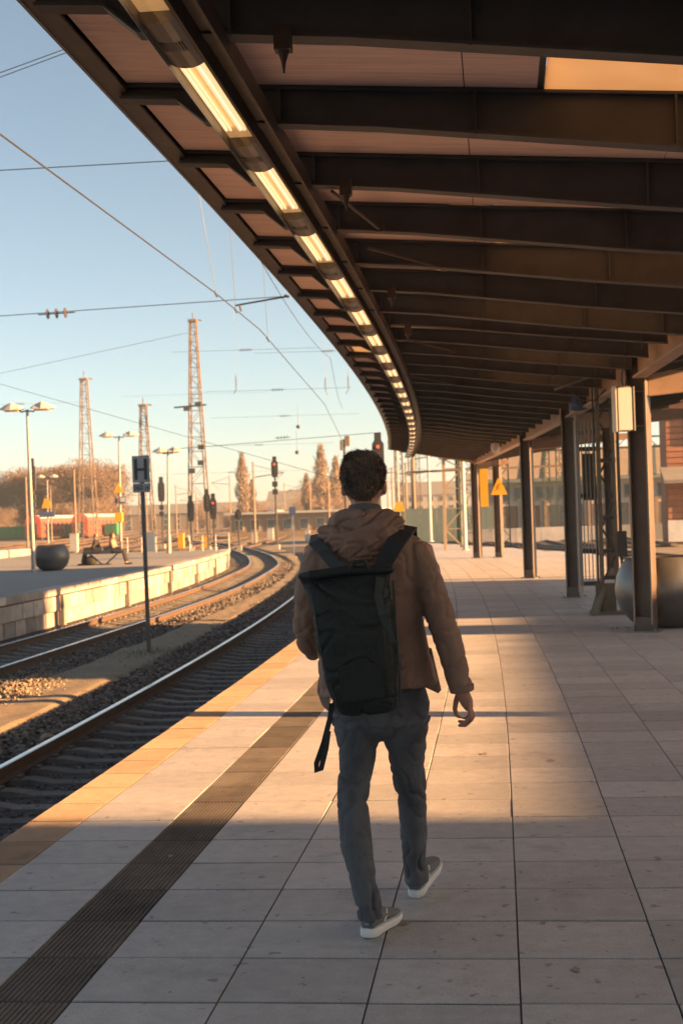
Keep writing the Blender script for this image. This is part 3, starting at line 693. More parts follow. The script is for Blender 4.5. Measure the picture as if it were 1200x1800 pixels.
# ================================================================== THINGS ALONG THE TRACKS
# ---- stop sign H / 260 m
hs = empty('stop_sign', (-6.73, 26.7, -0.9), 'grey H stop board with small 260 m plate on dark post between tracks', 'sign')
q = MB(); q.tube([(0, 0, 0), (-.03, 0, 3.74)], .042, 10); q.build('post', 'sign_post', hs)
q = MB(); q.box((-.03, -.055, 3.52), (.335, .012, .515)); bd = q.build('board', 'sign_edge', hs)
q = MB(); q.box((-.03, -.064, 3.52), (.31, .008, .49)); q.build('face', 'sign_grey', bd)
q = MB()
for x in (-.125, .065): q.box((x, -.070, 3.52), (.062, .006, .40))
q.box((-.03, -.070, 3.515), (.13, .006, .05)); q.build('letter_h', 'sign_black', bd)
q = MB(); q.box((-.025, -.055, 3.165), (.335, .012, .175)); pl = q.build('plate', 'sign_edge', hs)
q = MB(); q.box((-.025, -.064, 3.165), (.318, .008, .158)); q.build('face', 'sign_grey', pl)
def text(body, size, loc, parent, m, bold=0.0, rz=0.0):
    cu = bpy.data.curves.new('lettering', 'FONT'); cu.body = body; cu.size = size; cu.extrude = .003; cu.offset = bold; cu.align_x = 'CENTER'; cu.align_y = 'CENTER'
    t = bpy.data.objects.new('tmp', cu); COL.objects.link(t); dg = bpy.context.evaluated_depsgraph_get(); me = bpy.data.meshes.new_from_object(t.evaluated_get(dg)); bpy.data.objects.remove(t)
    me.transform(Matrix.Translation(loc) @ Matrix.Rotation(rz, 4, 'Z') @ Matrix.Rotation(math.pi/2, 4, 'X')); me.materials.clear(); me.materials.append(MATS[m]); return link('lettering', me, parent)
text('260 m', .135, (-.025, -.070, 3.163), pl, 'sign_black', .0015)
for z in (3.3, 3.66, 3.12): q = MB(); q.box((-.03, -.02, z), (.11, .06, .03)); q.build('clamp', 'dark_metal', hs)
# ---- twin arm platform lamps
def lamp_post(loc, h, spread, label, tilt=.0, group=None):
    e = empty('lamp_post', loc, label, 'street lamp')
    q = MB(); q.tube([(0, 0, 0), (tilt*.3, 0, h*.3), (tilt, 0, h)], [.085, .065, .048], 10); q.lathe([(.13, 0), (.13, .03), (.09, .05)], n=10); q.build('pole', 'galv', e)
    for sx in (-1, 1):
        q = MB(); q.tube([(tilt, 0, h-.04), (tilt+sx*.22, 0, h-.08), (tilt+sx*.32, 0, h+.03)], .03, 6); a = q.build('arm', 'dark_metal', e)
        q = MB(); cx = tilt+sx*(spread/2-.33)
        rings = []
        for t, wd, z0, z1 in ((-.5, .06, .03, .06), (-.35, .2, .0, .14), (0, .24, -.02, .26), (.3, .2, -.01, .16), (.55, .05, .02, .05)):
            x = cx+sx*t*.85; rings.append([Vector((x, -wd, h+z0)), Vector((x, wd, h+z0)), Vector((x, wd*.45, h+z1)), Vector((x, -wd*.45, h+z1))])
        q.loft(rings); hd = q.build('lamp_head', 'white_paint', e)
        q = MB(); q.box((cx, 0, h-.035), (.5, .3, .03)); q.build('lens', 'yellow', hd)
    return e
lamp_post((-16.24, 48.44, 0), 5.7, 1.75, 'tall twin arm lamp post beside the dark bowl planter', -.05)
l2 = lamp_post((-20.24, 74.88, 0), 6.3, 1.95, 'twin arm lamp post carrying a triangle sign and yellow box', .1)
q = MB(); q.prism([(-.27, -.12, 3.25), (.27, -.12, 3.25), (.0, -.12, 3.78)], (0, .03, 0)); q.build('triangle_sign', 'yellow', l2)
q = MB(); q.box((-.02, -.1, 1.93), (.4, .2, .5)); q.build('yellow_box', 'yellow', l2)
q = MB(); q.box((-.15, -.05, 2.8), (.12, .1, .3)); q.box((.2, -.08, 2.85), (.36, .08, .36)); q.build('clock_case', 'blue', l2)
q = MB(); q.box((.2, -.13, 2.87), (.24, .02, .24)); q.build('clock_face', 'white_paint', l2)
lamp_post((-16.49, 70.1, 0), 5.1, 1.35, 'slim pale twin arm lamp post standing by the railing', .12)
l4 = lamp_post((-42.1, 130, -.05), 6.2, 1.9, 'distant twin arm lamp post in front of the nearer red coach', .1)
q = MB(); q.prism([(-.5, -.12, 3.3), (.5, -.12, 3.3), (.2, -.12, 4.2), (-.2, -.12, 4.2)], (0, .03, 0)); q.build('triangle_sign', 'yellow', l4)
q = MB(); q.box((.0, -.1, 2.7), (1.5, .1, .5)); q.build('name_board', 'blue', l4)
# ---- railing at the end of the far platform
rl = empty('railing', (-17, 72.5, 0), 'pale tubular railing at the end of the far platform', 'railing')
def rail_run(a, b_, n):
    a, b_ = Vector(a)-Vector((-17, 72.5, 0)), Vector(b_)-Vector((-17, 72.5, 0))
    for k in range(n+1): p = a+(b_-a)*k/n; q = MB(); q.tube([p, p+Vector((0, 0, .86))], .028, 6); q.build('post', 'white_paint', rl)
    for z in (.45, .86): q = MB(); q.tube([a+Vector((0, 0, z)), b_+Vector((0, 0, z))], .024, 6); q.build('handrail', 'white_paint', rl)
rail_run((-19.9, 75, 0), (-17.3, 74.0, 0), 3); rail_run((-16.2, 73.7, 0), (-13.85, 72.4, 0), 3)
q = MB(); q.tube([(.9, .4, .86), (1.15, .3, 0)], .024, 6); q.build('brace', 'white_paint', rl)
# ---- bench and two sitters on the far platform
bn = empty('bench', (-15.3, 54.06, 0), 'steel mesh bench with V shaped legs on the far platform', 'bench')
q = MB(); q.box((0, 0, .45), (1.55, .46, .04)); q.build('seat', 'bench_steel', bn)
for k in range(4): q = MB(); q.box((-.58+k*.39, -.18, .60), (.34, .035, .20)); q.build('backrest', 'bench_steel', bn)
for sx in (-1, 1):
    q = MB(); q.bar((sx*.08, 0, .03), (sx*.55, 0, .43), .07, .05); q.build('leg', 'bench_steel', bn)
q = MB(); q.box((0, 0, .03), (.5, .3, .05)); q.build('foot', 'bench_steel', bn)
def ring(c, t, rx, ry, up, n=14, sq=0.0):
    c = Vector(c); t = Vector(t).normalized(); u = Vector(up); a = u - t*u.dot(t); a.normalize(); b_ = t.cross(a); out = []
    for k in range(n):
        w_ = 2*math.pi*k/n; cx, sy = math.cos(w_), math.sin(w_)
        if sq: m = (abs(cx)**(2+sq)+abs(sy)**(2+sq))**(-1/(2+sq)); cx *= m; sy *= m
        out.append(c + a*cx*rx + b_*sy*ry)
    return out
def limb(q, pts, up=(1, 0, 0), n=14, sq=0.0, capr=0.55):
    """pts: (x, y, z, rx, ry): a tapering limb with rounded ends"""
    P = [Vector(p[:3]) for p in pts]; rings = []
    tg = [(P[min(i+1, len(P)-1)]-P[max(i-1, 0)]).normalized() for i in range(len(P))]
    r0 = min(pts[0][3:5]); r1 = min(pts[-1][3:5])
    rings.append(ring(P[0]-tg[0]*r0*capr, tg[0], pts[0][3]*.45, pts[0][4]*.45, up, n, sq))
    for i, p in enumerate(pts): rings.append(ring(P[i], tg[i], p[3], p[4], up, n, sq))
    rings.append(ring(P[-1]+tg[-1]*r1*capr, tg[-1], pts[-1][3]*.45, pts[-1][4]*.45, up, n, sq))
    q.loft(rings)
def blob(q, c, r, n=14):
    c = Vector(c); q.loft([ring(c+Vector((0, 0, r[2]*math.sin(t))), (0, 0, 1), r[0]*math.cos(t), r[1]*math.cos(t), (1, 0, 0), n) for t in [-1.45+2.9*k/9 for k in range(10)]])
def fuse(q, name, m, vox, parent=None, smooth_it=4, fold=None):
    """union of overlapping closed shapes into one continuous skin"""
    me = q.mesh(name, m); bm = bmesh.new(); bm.from_mesh(me); bmesh.ops.recalc_face_normals(bm, faces=bm.faces); bm.to_mesh(me); bm.free()
    t = bpy.data.objects.new('tmp', me); COL.objects.link(t)
    r = t.modifiers.new('r', 'REMESH'); r.mode = 'VOXEL'; r.voxel_size = vox; r.use_smooth_shade = True
    if smooth_it: sm = t.modifiers.new('s', 'SMOOTH'); sm.factor = .5; sm.iterations = smooth_it
    dg = bpy.context.evaluated_depsgraph_get(); out = bpy.data.meshes.new_from_object(t.evaluated_get(dg)); bpy.data.objects.remove(t); out.name = name
    out.materials.clear(); out.materials.append(MATS[m] if isinstance(m, str) else MATS[m[0]])
    if fold:
        nn = [v.normal.copy() for v in out.vertices]
        for v, n_ in zip(out.vertices, nn): v.co = v.co + n_*fold(v.co, n_)
        out.update()
    out.polygons.foreach_set('use_smooth', [True]*len(out.polygons))
    return link(name, out, parent)
def sitter(loc, face, label, top, trousers, hair, long_hair=False):
    s = face        # +1 legs towards +x, -1 towards -x
    q = MB(); blob(q, (0, 0, 1.13), (.085, .10, .125)); limb(q, [(0, 0, .98, .05, .05), (0, 0, 1.08, .045, .045)]); limb(q, [(0, 0, .52, .16, .15), (-.02*s, 0, .75, .16, .13), (-.01*s, 0, .94, .17, .1)], up=(0, 1, 0))
    for sy in (-1, 1):
        limb(q, [(0, .09*sy, .55, .085, .085), (.42*s, .10*sy, .53, .065, .065), (.52*s, .10*sy, .10, .045, .045)], up=(0, 1, 0)); limb(q, [(.5*s, .1*sy, .05, .04, .04), (.68*s, .1*sy, .045, .035, .035)], up=(0, 1, 0))
        limb(q, [(-.02*s, .19*sy, .92, .055, .055), (.06*s, .22*sy, .70, .048, .048), (.27*s, .10*sy, .68, .035, .035)], up=(0, 1, 0)); blob(q, (.32*s, .07*sy, .69), (.05, .035, .03))
    p = fuse(q, 'person', 'skin', .016, None, 2); p.location = loc; tag(p, label, 'person')
    q = MB(); limb(q, [(0, 0, .55, .19, .18), (-.02*s, 0, .75, .185, .155), (-.01*s, 0, .95, .19, .12)], up=(0, 1, 0))
    for sy in (-1, 1): limb(q, [(-.02*s, .19*sy, .93, .07, .07), (.06*s, .225*sy, .70, .062, .062), (.22*s, .12*sy, .68, .05, .05)], up=(0, 1, 0))
    fuse(q, 'jacket', top, .018, p, 2)
    q = MB()
    for sy in (-1, 1): limb(q, [(-.02*s, .08*sy, .55, .11, .11), (.42*s, .10*sy, .535, .082, .082), (.52*s, .10*sy, .14, .058, .058)], up=(0, 1, 0))
    fuse(q, 'trousers', trousers, .018, p, 2)
    q = MB()
    for sy in (-1, 1): limb(q, [(.49*s, .1*sy, .05, .05, .05), (.70*s, .1*sy, .045, .045, .045)], up=(0, 1, 0))
    fuse(q, 'shoes', 'cloth_dark', .016, p, 2)
    q = MB(); blob(q, (-.02*s, 0, 1.165), (.10, .108, .115))
    if long_hair: limb(q, [(-.06*s, 0, 1.14, .09, .05), (-.09*s, 0, .95, .09, .05), (-.08*s, 0, .82, .06, .04)], up=(0, 1, 0))
    fuse(q, 'hair', hair, .014, p, 2)
    return p
sitter((-15.62, 54.1, -.02), -1, 'person in dark top and teal trousers leaning back at the left bench end', 'cloth_dark', 'cloth_teal', 'hair')
sitter((-14.93, 54.1, -.02), 1, 'long haired person in pale top sitting at the right bench end', 'cloth_pink', 'cloth_dark', 'hair_fair', True)
q = MB(); rings = [ring((0, 0, z), (0, 0, 1), r*1.3, r, (1, 0, 0), 16, 1.0) for z, r in ((0, .15), (.05, .2), (.2, .2), (.3, .13), (.36, .04))]; q.loft(rings); o = q.build('bag', 'cloth_dark', smooth=True); o.location = (-15.85, 54.0, 0); tag(o, 'black bag on the ground under the far platform bench', 'bag')
# ================================================================== MASTS, SIGNALS, WIRES
def lattice(name, loc, h, w0, w1, label, m='mast_steel', bays=14, seg=.10, cat='mast', top=True):
    e = empty(name, loc, label, cat); hw = lambda z: (w0+(w1-w0)*z/h)/2
    for sx in (-1, 1):
        for sy in (-1, 1): q = MB(); q.bar((sx*w0/2, sy*w0/2, 0), (sx*w1/2, sy*w1/2, h), seg, seg); q.build('leg', m, e)
    zs = []; z = 0; st_ = w0
    while z < h*.985: zs.append(z); z += max(2*hw(z)*1.05, h/60)
    zs.append(h)
    for i, (a, b_) in enumerate(zip(zs, zs[1:])):
        q = MB(); d = (-1)**i
        for y in (-1, 1): q.bar((d*hw(a), y*hw(a), a), (-d*hw(b_), y*hw(b_), b_), seg*.6, seg*.35); q.bar((-hw(b_), y*hw(b_), b_), (hw(b_), y*hw(b_), b_), seg*.55, seg*.35)
        for x in (-1, 1): q.bar((x*hw(a), d*hw(a), a), (x*hw(b_), -d*hw(b_), b_), seg*.6, seg*.35)
        q.build('lacing', m, e)
    if top: q = MB(); q.box((0, 0, h+seg), (w1*1.5, w1*1.5, seg*2)); q.bar((0, 0, h), (0, 0, h+1.1*w1*1.5), seg*.8); q.bar((w1*.5, 0, h+.3), (w1*1.6, 0, h+.1), seg); q.build('head', m, e)
    return e
lattice('lattice_mast', (-38.2, 180, -1), 28.2, 2.5, .75, 'tallest lattice mast left of the signals, thick with steps', bays=20, seg=.16)
for x, z in ((-.9, 17), (.6, 17.5), (.7, 10), (-.5, 9), (.8, 12)): q = MB(); q.box((x, -1.2, z), (.8, .4, .6)); q.build('mast_equipment', 'dark_metal', bpy.data.objects['lattice_mast'])
q = MB(); q.bar((-2.6, -1.0, 17.2), (1.6, -1.0, 17.4), .2); q.build('cross_arm', 'dark_metal', bpy.data.objects['lattice_mast'])
lattice('lattice_mast', (-58.7, 200, -1), 23.4, 2.4, .8, 'pale lattice mast rising beside the bare brown trees', seg=.14)
lattice('lattice_mast', (-45.1, 180, -1), 17.6, 1.9, .7, 'shorter rusty lattice mast directly behind the H sign', seg=.14)
lattice('lattice_mast', (-1.88, 61.3, 0), 3.9, .85, .78, 'squat tan lattice mast at the platform edge beyond the canopy', m='mast_tan', seg=.105)
lattice('lattice_mast', (-1.45, 65.5, 0), 5.6, .6, .5, 'thin dark lattice mast just behind the squat tan one', m='dark_green', seg=.06)
for x, y, h, lb in ((4.0, 118, 10.0, 'dark green lattice mast left of the pair before the long shed'), (5.1, 118, 9.2, 'dark green lattice mast right of the pair before the long shed'), (-7.4, 108, 11.5, 'slim lattice mast behind the red signal lamp'), (-10.5, 190, 13, 'faint lattice mast above the middle of the yard')):
    lattice('lattice_mast', (x, y, -1), h, .62, .5, lb, m='dark_green' if x > 0 else 'mast_steel', seg=.09)
gt = empty('gantry', (5, 98, -1), 'dark teal lattice gantry spanning the right hand tracks', 'gantry')
for x in (-4.5, 6.5):
    for sx in (-.25, .25): q = MB(); q.bar((x+sx, 0, 0), (x+sx, 0, 7.6), .10); q.build('leg', 'dark_green', gt)
    for k in range(12): q = MB(); q.bar((x-.25*(-1)**k, 0, .2+k*.6), (x+.25*(-1)**k, 0, .8+k*.6), .05); q.build('lacing', 'dark_green', gt)
for z in (6.6, 7.3): q = MB(); q.bar((-4.7, 0, z), (6.7, 0, z), .10); q.build('chord', 'dark_green', gt)
for k in range(16): q = MB(); q.bar((-4.5+k*.69, 0, 6.6 if k % 2 else 7.3), (-3.81+k*.69, 0, 7.3 if k % 2 else 6.6), .05); q.build('lacing', 'dark_green', gt)
for x, y, h, lb in ((1.7, 88, 7.5, 'nearest dark lattice mast right of the yellow triangle sign'), (8.4, 105, 9.5, 'dark lattice mast just left of the brick building')): lattice('lattice_mast', (x, y, -1), h, .55, .45, lb, m='dark_green', seg=.08)
def catenary_pole(x, y, h, label, m='mast_steel', r=.14, arm=3.2, sgn=-1):
    e = empty('catenary_pole', (x, y, -1), label, 'pole', 'slender overhead line poles across the yard')
    q = MB(); q.tube([(0, 0, 0), (0, 0, h)], [r, r*.7], 6); q.build('pole', m, e)
    q = MB(); q.tube([(0, 0, h-1.6), (sgn*arm, 0, h-1.2)], .05, 5); q.tube([(0, 0, h-.3), (sgn*arm, 0, h-1.2)], .03, 5); q.tube([(sgn*arm, 0, h-1.2), (sgn*arm*.6, 0, h-2.3)], .03, 5); q.build('bracket_arm', m, e)
    q = MB()
    for k in range(4): q.lathe([(.02, 0), (.10, .03), (.10, .06), (.02, .09)], (sgn*.4+sgn*k*.14, 0, h-1.6+k*.02), 6)
    q.build('insulator', 'insulator', e); return e
rp = random.Random(21)
for i in range(26):
    x0 = -14-i*3.1+rp.uniform(-1, 1); y = 140+rp.uniform(0, 160); catenary_pole(x0*(y/170), y, rp.uniform(7.5, 10.5), 'slender overhead line pole standing far off in the rail yard', sgn=rp.choice((-1, 1)), r=.13)
for i in range(5):
    y = 120+i*28; catenary_pole(-6.5-i*2.6+rp.uniform(-1, 1), y, rp.uniform(8, 10), 'slender overhead line pole standing far off in the rail yard', sgn=rp.choice((-1, 1)), r=.18)
def pole(loc, h, r, m, label, cat='pole', lean=0.0):
    e = empty('pole', loc, label, cat); q = MB(); q.tube([(0, 0, 0), (lean, 0, h)], [r, r*.85], 10); q.build('shaft', m, e); q = MB(); q.lathe([(r*1.9, 0), (r*1.9, .03), (r*1.2, .05)], n=10); q.build('collar', m, e); return e
pole((-3.8, 79.83, 0), 5.2, .09, 'white_paint', 'white pole on the platform left of the squat lattice mast')
pole((-1.41, 59.77, 0), 4.3, .085, 'white_paint', 'white pole in front of the squat tan lattice mast')
pole((-2.5, 92, -.9), 9.5, .2, 'dark_green', 'dark green pole between the two white platform poles')
tp = pole((-5.54, 80, -.2), 6, .07, 'white_paint', 'slim pole with yellow triangle beside the walking man')
q = MB(); q.prism([(-.32, -.1, 1.95), (.32, -.1, 1.95), (.16, -.1, 2.5), (-.16, -.1, 2.5)], (0, .03, 0)); q.build('triangle_sign', 'yellow', tp)
q = MB(); q.prism([(-.28, 0, 0), (.28, 0, 0), (.20, .0, .2), (.035, 0, .56), (-.035, 0, .56), (-.2, 0, .2)], (0, .02, 0)); o = q.build('triangle_sign', 'yellow'); o.location = (.05, 49.05, 2.15); tag(o, 'yellow triangular warning sign on a column at the canopy end', 'sign')
q = MB(); q.tube([(-.06, -.004, .16), (.03, -.004, .25), (-.03, -.004, .27), (.05, -.004, .38)], .012, 5); q.build('mark', 'yellow_mark', o)
vb = empty('yellow_banner', (-.47, 50.0, 1.75), 'tall yellow vertical board hung beside the canopy end columns', 'sign')
q = MB(); q.box((0, 0, .68), (.28, .06, 1.34)); q.build('board', 'yellow', vb); q = MB(); q.box((0, 0, 1.37), (.34, .08, .04)); q.build('hanger', 'dark_metal', vb)
q = MB(); q.box((-.24, 0, .75), (.16, .05, .28)); q.build('blue_plate', 'blue', vb)
br = empty('cross_bar', (-1, 60, 3.3), 'long tan horizontal bar spanning behind the canopy end', 'beam')
q = MB(); q.bar((-2.8, 0, .05), (3.8, 0, .1), .07, .09); q.build('bar', 'mast_steel', br)
for x in (-2.7, .2, 3.6): q = MB(); q.bar((x, 0, .05), (x, 0, .75), .05); q.build('hanger', 'mast_steel', br)
def signal(loc, h, label, lamps=1, small=True, w_=.42, m='dark_metal', head=1.65):
    e = empty('signal', loc, label, 'signal'); q = MB(); q.tube([(0, 0, 0), (0, 0, h-head+.1)], .075, 8); q.build('pole', m, e)
    q = MB(); q.prism([(-w_/2, -.12, h-head), (w_/2, -.12, h-head), (w_*.62, -.12, h-head*.8), (w_*.62, -.12, h-head*.3), (w_*.36, -.12, h-head*.2), (w_*.36, -.12, h), (-w_*.36, -.12, h), (-w_*.36, -.12, h-head*.2), (-w_*.62, -.12, h-head*.3), (-w_*.62, -.12, h-head*.8)], (0, .2, 0)); hd = q.build('signal_head', m, e)
    for k in range(3):
        z = h-head*(.38+.17*k); q = MB(); q.tube([(0, -.13, z), (0, -.26, z)], .10, 10); q.build('hood', m, hd)
    if lamps: q = MB(); z = h-head*.38; q.tube([(.02, -.275, z), (.02, -.28, z)], .085, 12); q.build('red_light', 'signal_red', hd)
    if small:
        for z in (h-head-.55, h-head-1.15): q = MB(); q.box((0, -.1, z), (.42, .2, .42)); q.build('indicator_box', m, e)
    q = MB(); q.box((0, 0, .2), (.4, .4, .4)); q.build('foundation', 'concrete', e); return e
signal((-17.5, 111.7, -.9), 7.4, 'black signal with a red light standing in the curve')
signal((-6.2, 75, -.9), 6.85, 'black signal with red light just above the walking man', head=2.0, w_=.5)
signal((-24.0, 110, -.9), 4.5, 'unlit black signal at the left foot of the tallest mast', lamps=0, small=False, head=2.0)
signal((-23.1, 112, -.9), 5.0, 'higher black signal in front of the tallest mast', lamps=0, small=False, head=1.8)
signal((-22.2, 110, -.9), 4.6, 'black signal with red light right of the tallest mast', lamps=1, small=False, head=2.0)
signal((-20.6, 112, -.9), 3.3, 'short black signal standing right of the tallest mast', lamps=0, small=False, head=.8)
signal((-31.1, 130, -.9), 6.7, 'black signal seen between the H sign and the tallest mast', lamps=0, head=2.3, w_=.5)
signal((-37.4, 112, -.9), 8.0, 'black signal half hidden behind the nearest lamp post', lamps=0, head=2.6)
pw = empty('signal_pole', (-7.5, 70, -.9), 'dark pole with pale bracket just left of the walking man', 'pole')
q = MB(); q.tube([(0, 0, 0), (.05, 0, 6.3)], .06, 8); q.build('shaft', 'dark_metal', pw); q = MB(); q.box((.2, 0, 6.2), (.25, .2, .5)); q.box((-.1, 0, 6.0), (.12, .2, .5)); q.build('bracket', 'mast_steel', pw)
# dwarf signals and yard boxes
for i, (px, Y, h, wd, mm, lb) in enumerate(((447, 150, 1.0, .6, 'white_paint', 'white relay box left of the curve signal'), (540, 150, 1.0, .5, 'white_paint', 'white relay box right of the curve signal'), (475, 160, 1.3, .7, 'white_paint', 'white relay box just behind the curve signal'), (515, 92, 3.0, .45, 'blue', 'small blue board on a post right of the curve'), (130, 128, 1.6, .7, 'white_paint', 'white cabinet between the red coaches'), (262, 100, 1.7, .8, 'white_paint', 'pale cabinet behind the railing'), (318, 125, 1.3, .5, 'yellow', 'orange marker box beyond the railing'), (360, 120, 1.1, .6, 'yellow', 'orange marker box at the foot of the tallest mast'))):
    p = W(px, 930, Y); e = empty('yard_cabinet', (p.x, Y, -.95), lb, 'cabinet'); q = MB()
    if 'board' in lb: q.tube([(0, 0, 0), (0, 0, h)], .04, 6); q.box((0, -.05, h), (wd, .05, .5))
    else: q.box((0, 0, h/2+.1), (wd, .4, h)); q.box((0, 0, h+.13), (wd*1.12, .46, .05)); q.box((0, 0, .05), (wd*.8, .3, .1))
    q.build('body', mm, e)
# ---- overhead wires
def insul(e, p, d, n=3, r=.055, step=.085):
    p = Vector(p); d = Vector(d).normalized()
    q = MB(); q.tube([p-d*step*(n/2+.9), p+d*step*(n/2+.9)], .014, 6); rr = []
    for k in range(n):
        c = p+d*step*(k-(n-1)/2)*1.15; q.tube([c-d*.018, c-d*.008, c+d*.008, c+d*.018], [.02, r, r, .02], 12)
    return q.build('insulator', 'insulator', e)
def wire(pts, r, label, sag=0.0, ins=(), n=3, ir=.055):
    P = [Vector(p) for p in pts]; e = empty('overhead_wire', P[0], label, 'wire'); q = MB().off(P[0]); full = []
    for a, b_ in zip(P, P[1:]):
        for k in range(8): t = k/8; full.append(a+(b_-a)*t-Vector((0, 0, sag*4*t*(1-t))))
    full.append(P[-1]); q.tube(full, r, 5); q.build('cable', 'wire', e)
    for c in ins: d = P[-1]-P[0]; insul(e, Vector(c)-P[0], d, n, ir, ir*1.55)
    return e
cw = wire([(-3.95, -6, 4.78), (-3.85, 10.99, 4.74), (-3.78, 19.37, 4.74), (-3.83, 23.4, 4.74), (-4.71, 39.38, 4.74), (-6.6, 62, 4.74)], .0085, 'contact wire running beside the canopy edge towards the distance')
mw = wire([(-3.9, -6, 6.4), (-3.8, 21, 6.25), (-4.8, 42, 6.3), (-6.6, 62, 6.3)], .007, 'carrier cable above the contact wire', sag=.3)
for x, s in ((-3.78, 19.4), (-3.80, 21.0), (-3.9, 24.6)):
    q = MB().off(Vector((-3.9, -6, 6.4))); q.tube([(x-.15 if s < 20 else x, s-.3, 6.2), (x, s, 4.75)], .004, 4); q.tube([(x-.02, s, 4.77), (x+.02, s, 4.69)], .014, 5); q.build('dropper', 'wire', mw)
def spanw(a, b_, Y, r, label, ins=(), n=3, ir=.055):
    return wire([W(a[0], a[1], Y), W(b_[0], b_[1], Y)], r, label, ins=[W(i[0], i[1], Y) for i in ins], n=n, ir=ir)
spanw((-500, 590), (500, 521), 30, .009, 'span wire carrying a dark three disc insulator', [(100, 551)], 3, .11)
spanw((-400, 322), (420, 276), 16, .006, 'thin level wire crossing the sky above the long contact wire')
spanw((-300, 238), (140, 77), 12, .004, 'upper of two thin parallel wires in the top left sky'); spanw((-300, 248), (140, 84), 12.05, .004, 'lower of two thin parallel wires in the top left sky')
spanw((-300, 590), (620, 850), 70, .011, 'faint wire sloping down over the far platform lamps'); spanw((-200, 700), (330, 585), 90, .012, 'faint thin wire rising towards the tallest mast')
spanw((300, 790), (668, 760), 64, .012, 'far span wire with insulator left of the canopy end', [(497, 769)], 4, .08)
for i, (x, y, Y) in enumerate(((432, 615, 60), (488, 685, 60), (500, 731, 80), (576, 617, 60), (35, 710, 120), (345, 693, 120), (455, 782, 90), (410, 830, 120))):
    spanw((x-130, y+4), (x+130, y-4), Y, .006, ('short faint wire with insulator high beside the canopy edge', 'short faint wire with insulator below the canopy edge', 'short faint wire with insulator above the two hanging weights', 'short faint wire with insulator against the canopy tip', 'short faint wire with insulator by the nearest lamp head', 'short faint wire with insulator at the tallest mast', 'short faint wire with insulator above the curve signal', 'short faint wire with insulator over the distant poplar')[i], [(x, y)], 4, .07 if Y < 100 else .12)
ra = empty('registration_arm', W(460, 528, 24), 'dark steady arm holding the contact wire by the canopy edge', 'arm'); c0 = W(460, 528, 24)
q = MB().off(c0); q.tube([W(413, 537, 24), W(505, 521, 24)], .016, 6); q.build('tube', 'dark_metal', ra); q = MB().off(c0); q.tube([W(421, 536, 24), W(424, 547, 24)], .018, 6); q.build('clamp', 'insulator', ra); q = MB().off(c0); q.tube([W(500, 519, 24), W(508, 522, 24)], .026, 6); q.build('end_cap', 'insulator', ra)
for i, (x, y) in enumerate(((415, 672), (572, 675), (612, 672))):
    p = W(x, y, 62); e = empty('hanging_insulator', p, ('leftmost of three upright hanging insulators below the canopy edge', 'middle of three upright hanging insulators below the canopy edge', 'rightmost hanging insulator close to the canopy edge')[i], 'insulator'); insul(e, (0, 0, 0), (0, 0, 1), 4, .06, .11)
    q = MB(); q.tube([(0, 0, -.3), (-.12 if i != 1 else .05, 0, -.5)], .014, 5); q.tube([(0, 0, .3), (0, 0, 3.2)], .005, 4); q.build('hanger', 'wire', e)
for i, (x, y) in enumerate(((524, 750), (522, 795))):
    p = W(x, y, 85); e = empty('hanging_weight', p, ('upper dark round weight hanging in the sky', 'lower dark round weight hanging in the sky')[i], 'weight'); q = MB(); blob(q, (0, 0, 0), (.12, .12, .12)); q.build('ball', 'dark_metal', e); q = MB(); q.tube([(0, 0, .1), (0, 0, 1.3)], .012, 4); q.build('hanger', 'wire', e)
# ================================================================== TRAINS, CONTAINERS
def coach(loc, label, rz=0.0, L=24):
    e = empty('railway_coach', loc, label, 'train', rz=rz); hw = 1.5; q = MB()
    sec = [(-hw, .45), (-hw, 3.2), (-1.35, 3.9), (-.9, 4.35), (0, 4.5), (.9, 4.35), (1.35, 3.9), (hw, 3.2), (hw, .45)]
    q.prism([(x, 0, z) for x, z in sec], (0, L, 0)); q.build('body', 'train_red', e)
    q = MB(); q.prism([(x*1.01, .3, z+.02) for x, z in sec[2:7]], (0, L-.6, 0)); q.build('roof', 'train_grey', e)
    q = MB(); q.box((0, -.06, 1.75), (1.5, .1, 2.6)); d = q.build('gangway', 'train_dark', e); q = MB(); q.box((-.15, -.13, 2.0), (.5, .03, 1.9)); q.build('pane', 'white_paint', d)
    for k in range(8):
        for z in (1.45, 2.9): q = MB(); q.box((hw+.01, 2+k*2.7, z), (.03, 1.5, .75)); q.build('window', 'window_glass', e)
    for y in (3, L-3): q = MB(); q.box((0, y, .1), (2.2, 3, .75)); q.build('bogie', 'train_dark', e)
    for x in (-.85, .85): q = MB(); q.tube([(x, -.4, .75), (x, 0, .75)], .18, 8); q.build('buffer', 'train_dark', e)
    return e
coach((-83.7, 250, -.95), 'left of two red passenger coaches seen end on'); coach((-75.6, 252, -.95), 'right of two red passenger coaches seen end on')
coach((-54.5, 330, -.95), 'small distant red coach below the left poplar', rz=math.radians(-20), L=8)
for i, (x, y, l, mm, lb) in enumerate(((-89.5, 256, 5.4, 'green_box', 'green container at the left picture edge'), (-79.6, 262, 3.2, 'green_box', 'green container between the two red coaches'), (-72.3, 262, 2.3, 'green_box', 'narrow green container right of the red coaches'))):
    e = empty('container', (x, y, -.9), lb, 'container'); q = MB(); q.box((0, 0, 1.5), (l, 2.4, 2.1)); q.build('box', mm, e)
    for k in range(int(l/.4)): q = MB(); q.box((-l/2+.2+k*.4, -1.22, 1.5), (.12, .06, 2.0)); q.build('rib', mm, e)
    q = MB(); q.box((0, 0, .3), (l, 2.2, .25)); q.build('wagon_frame', 'train_dark', e)
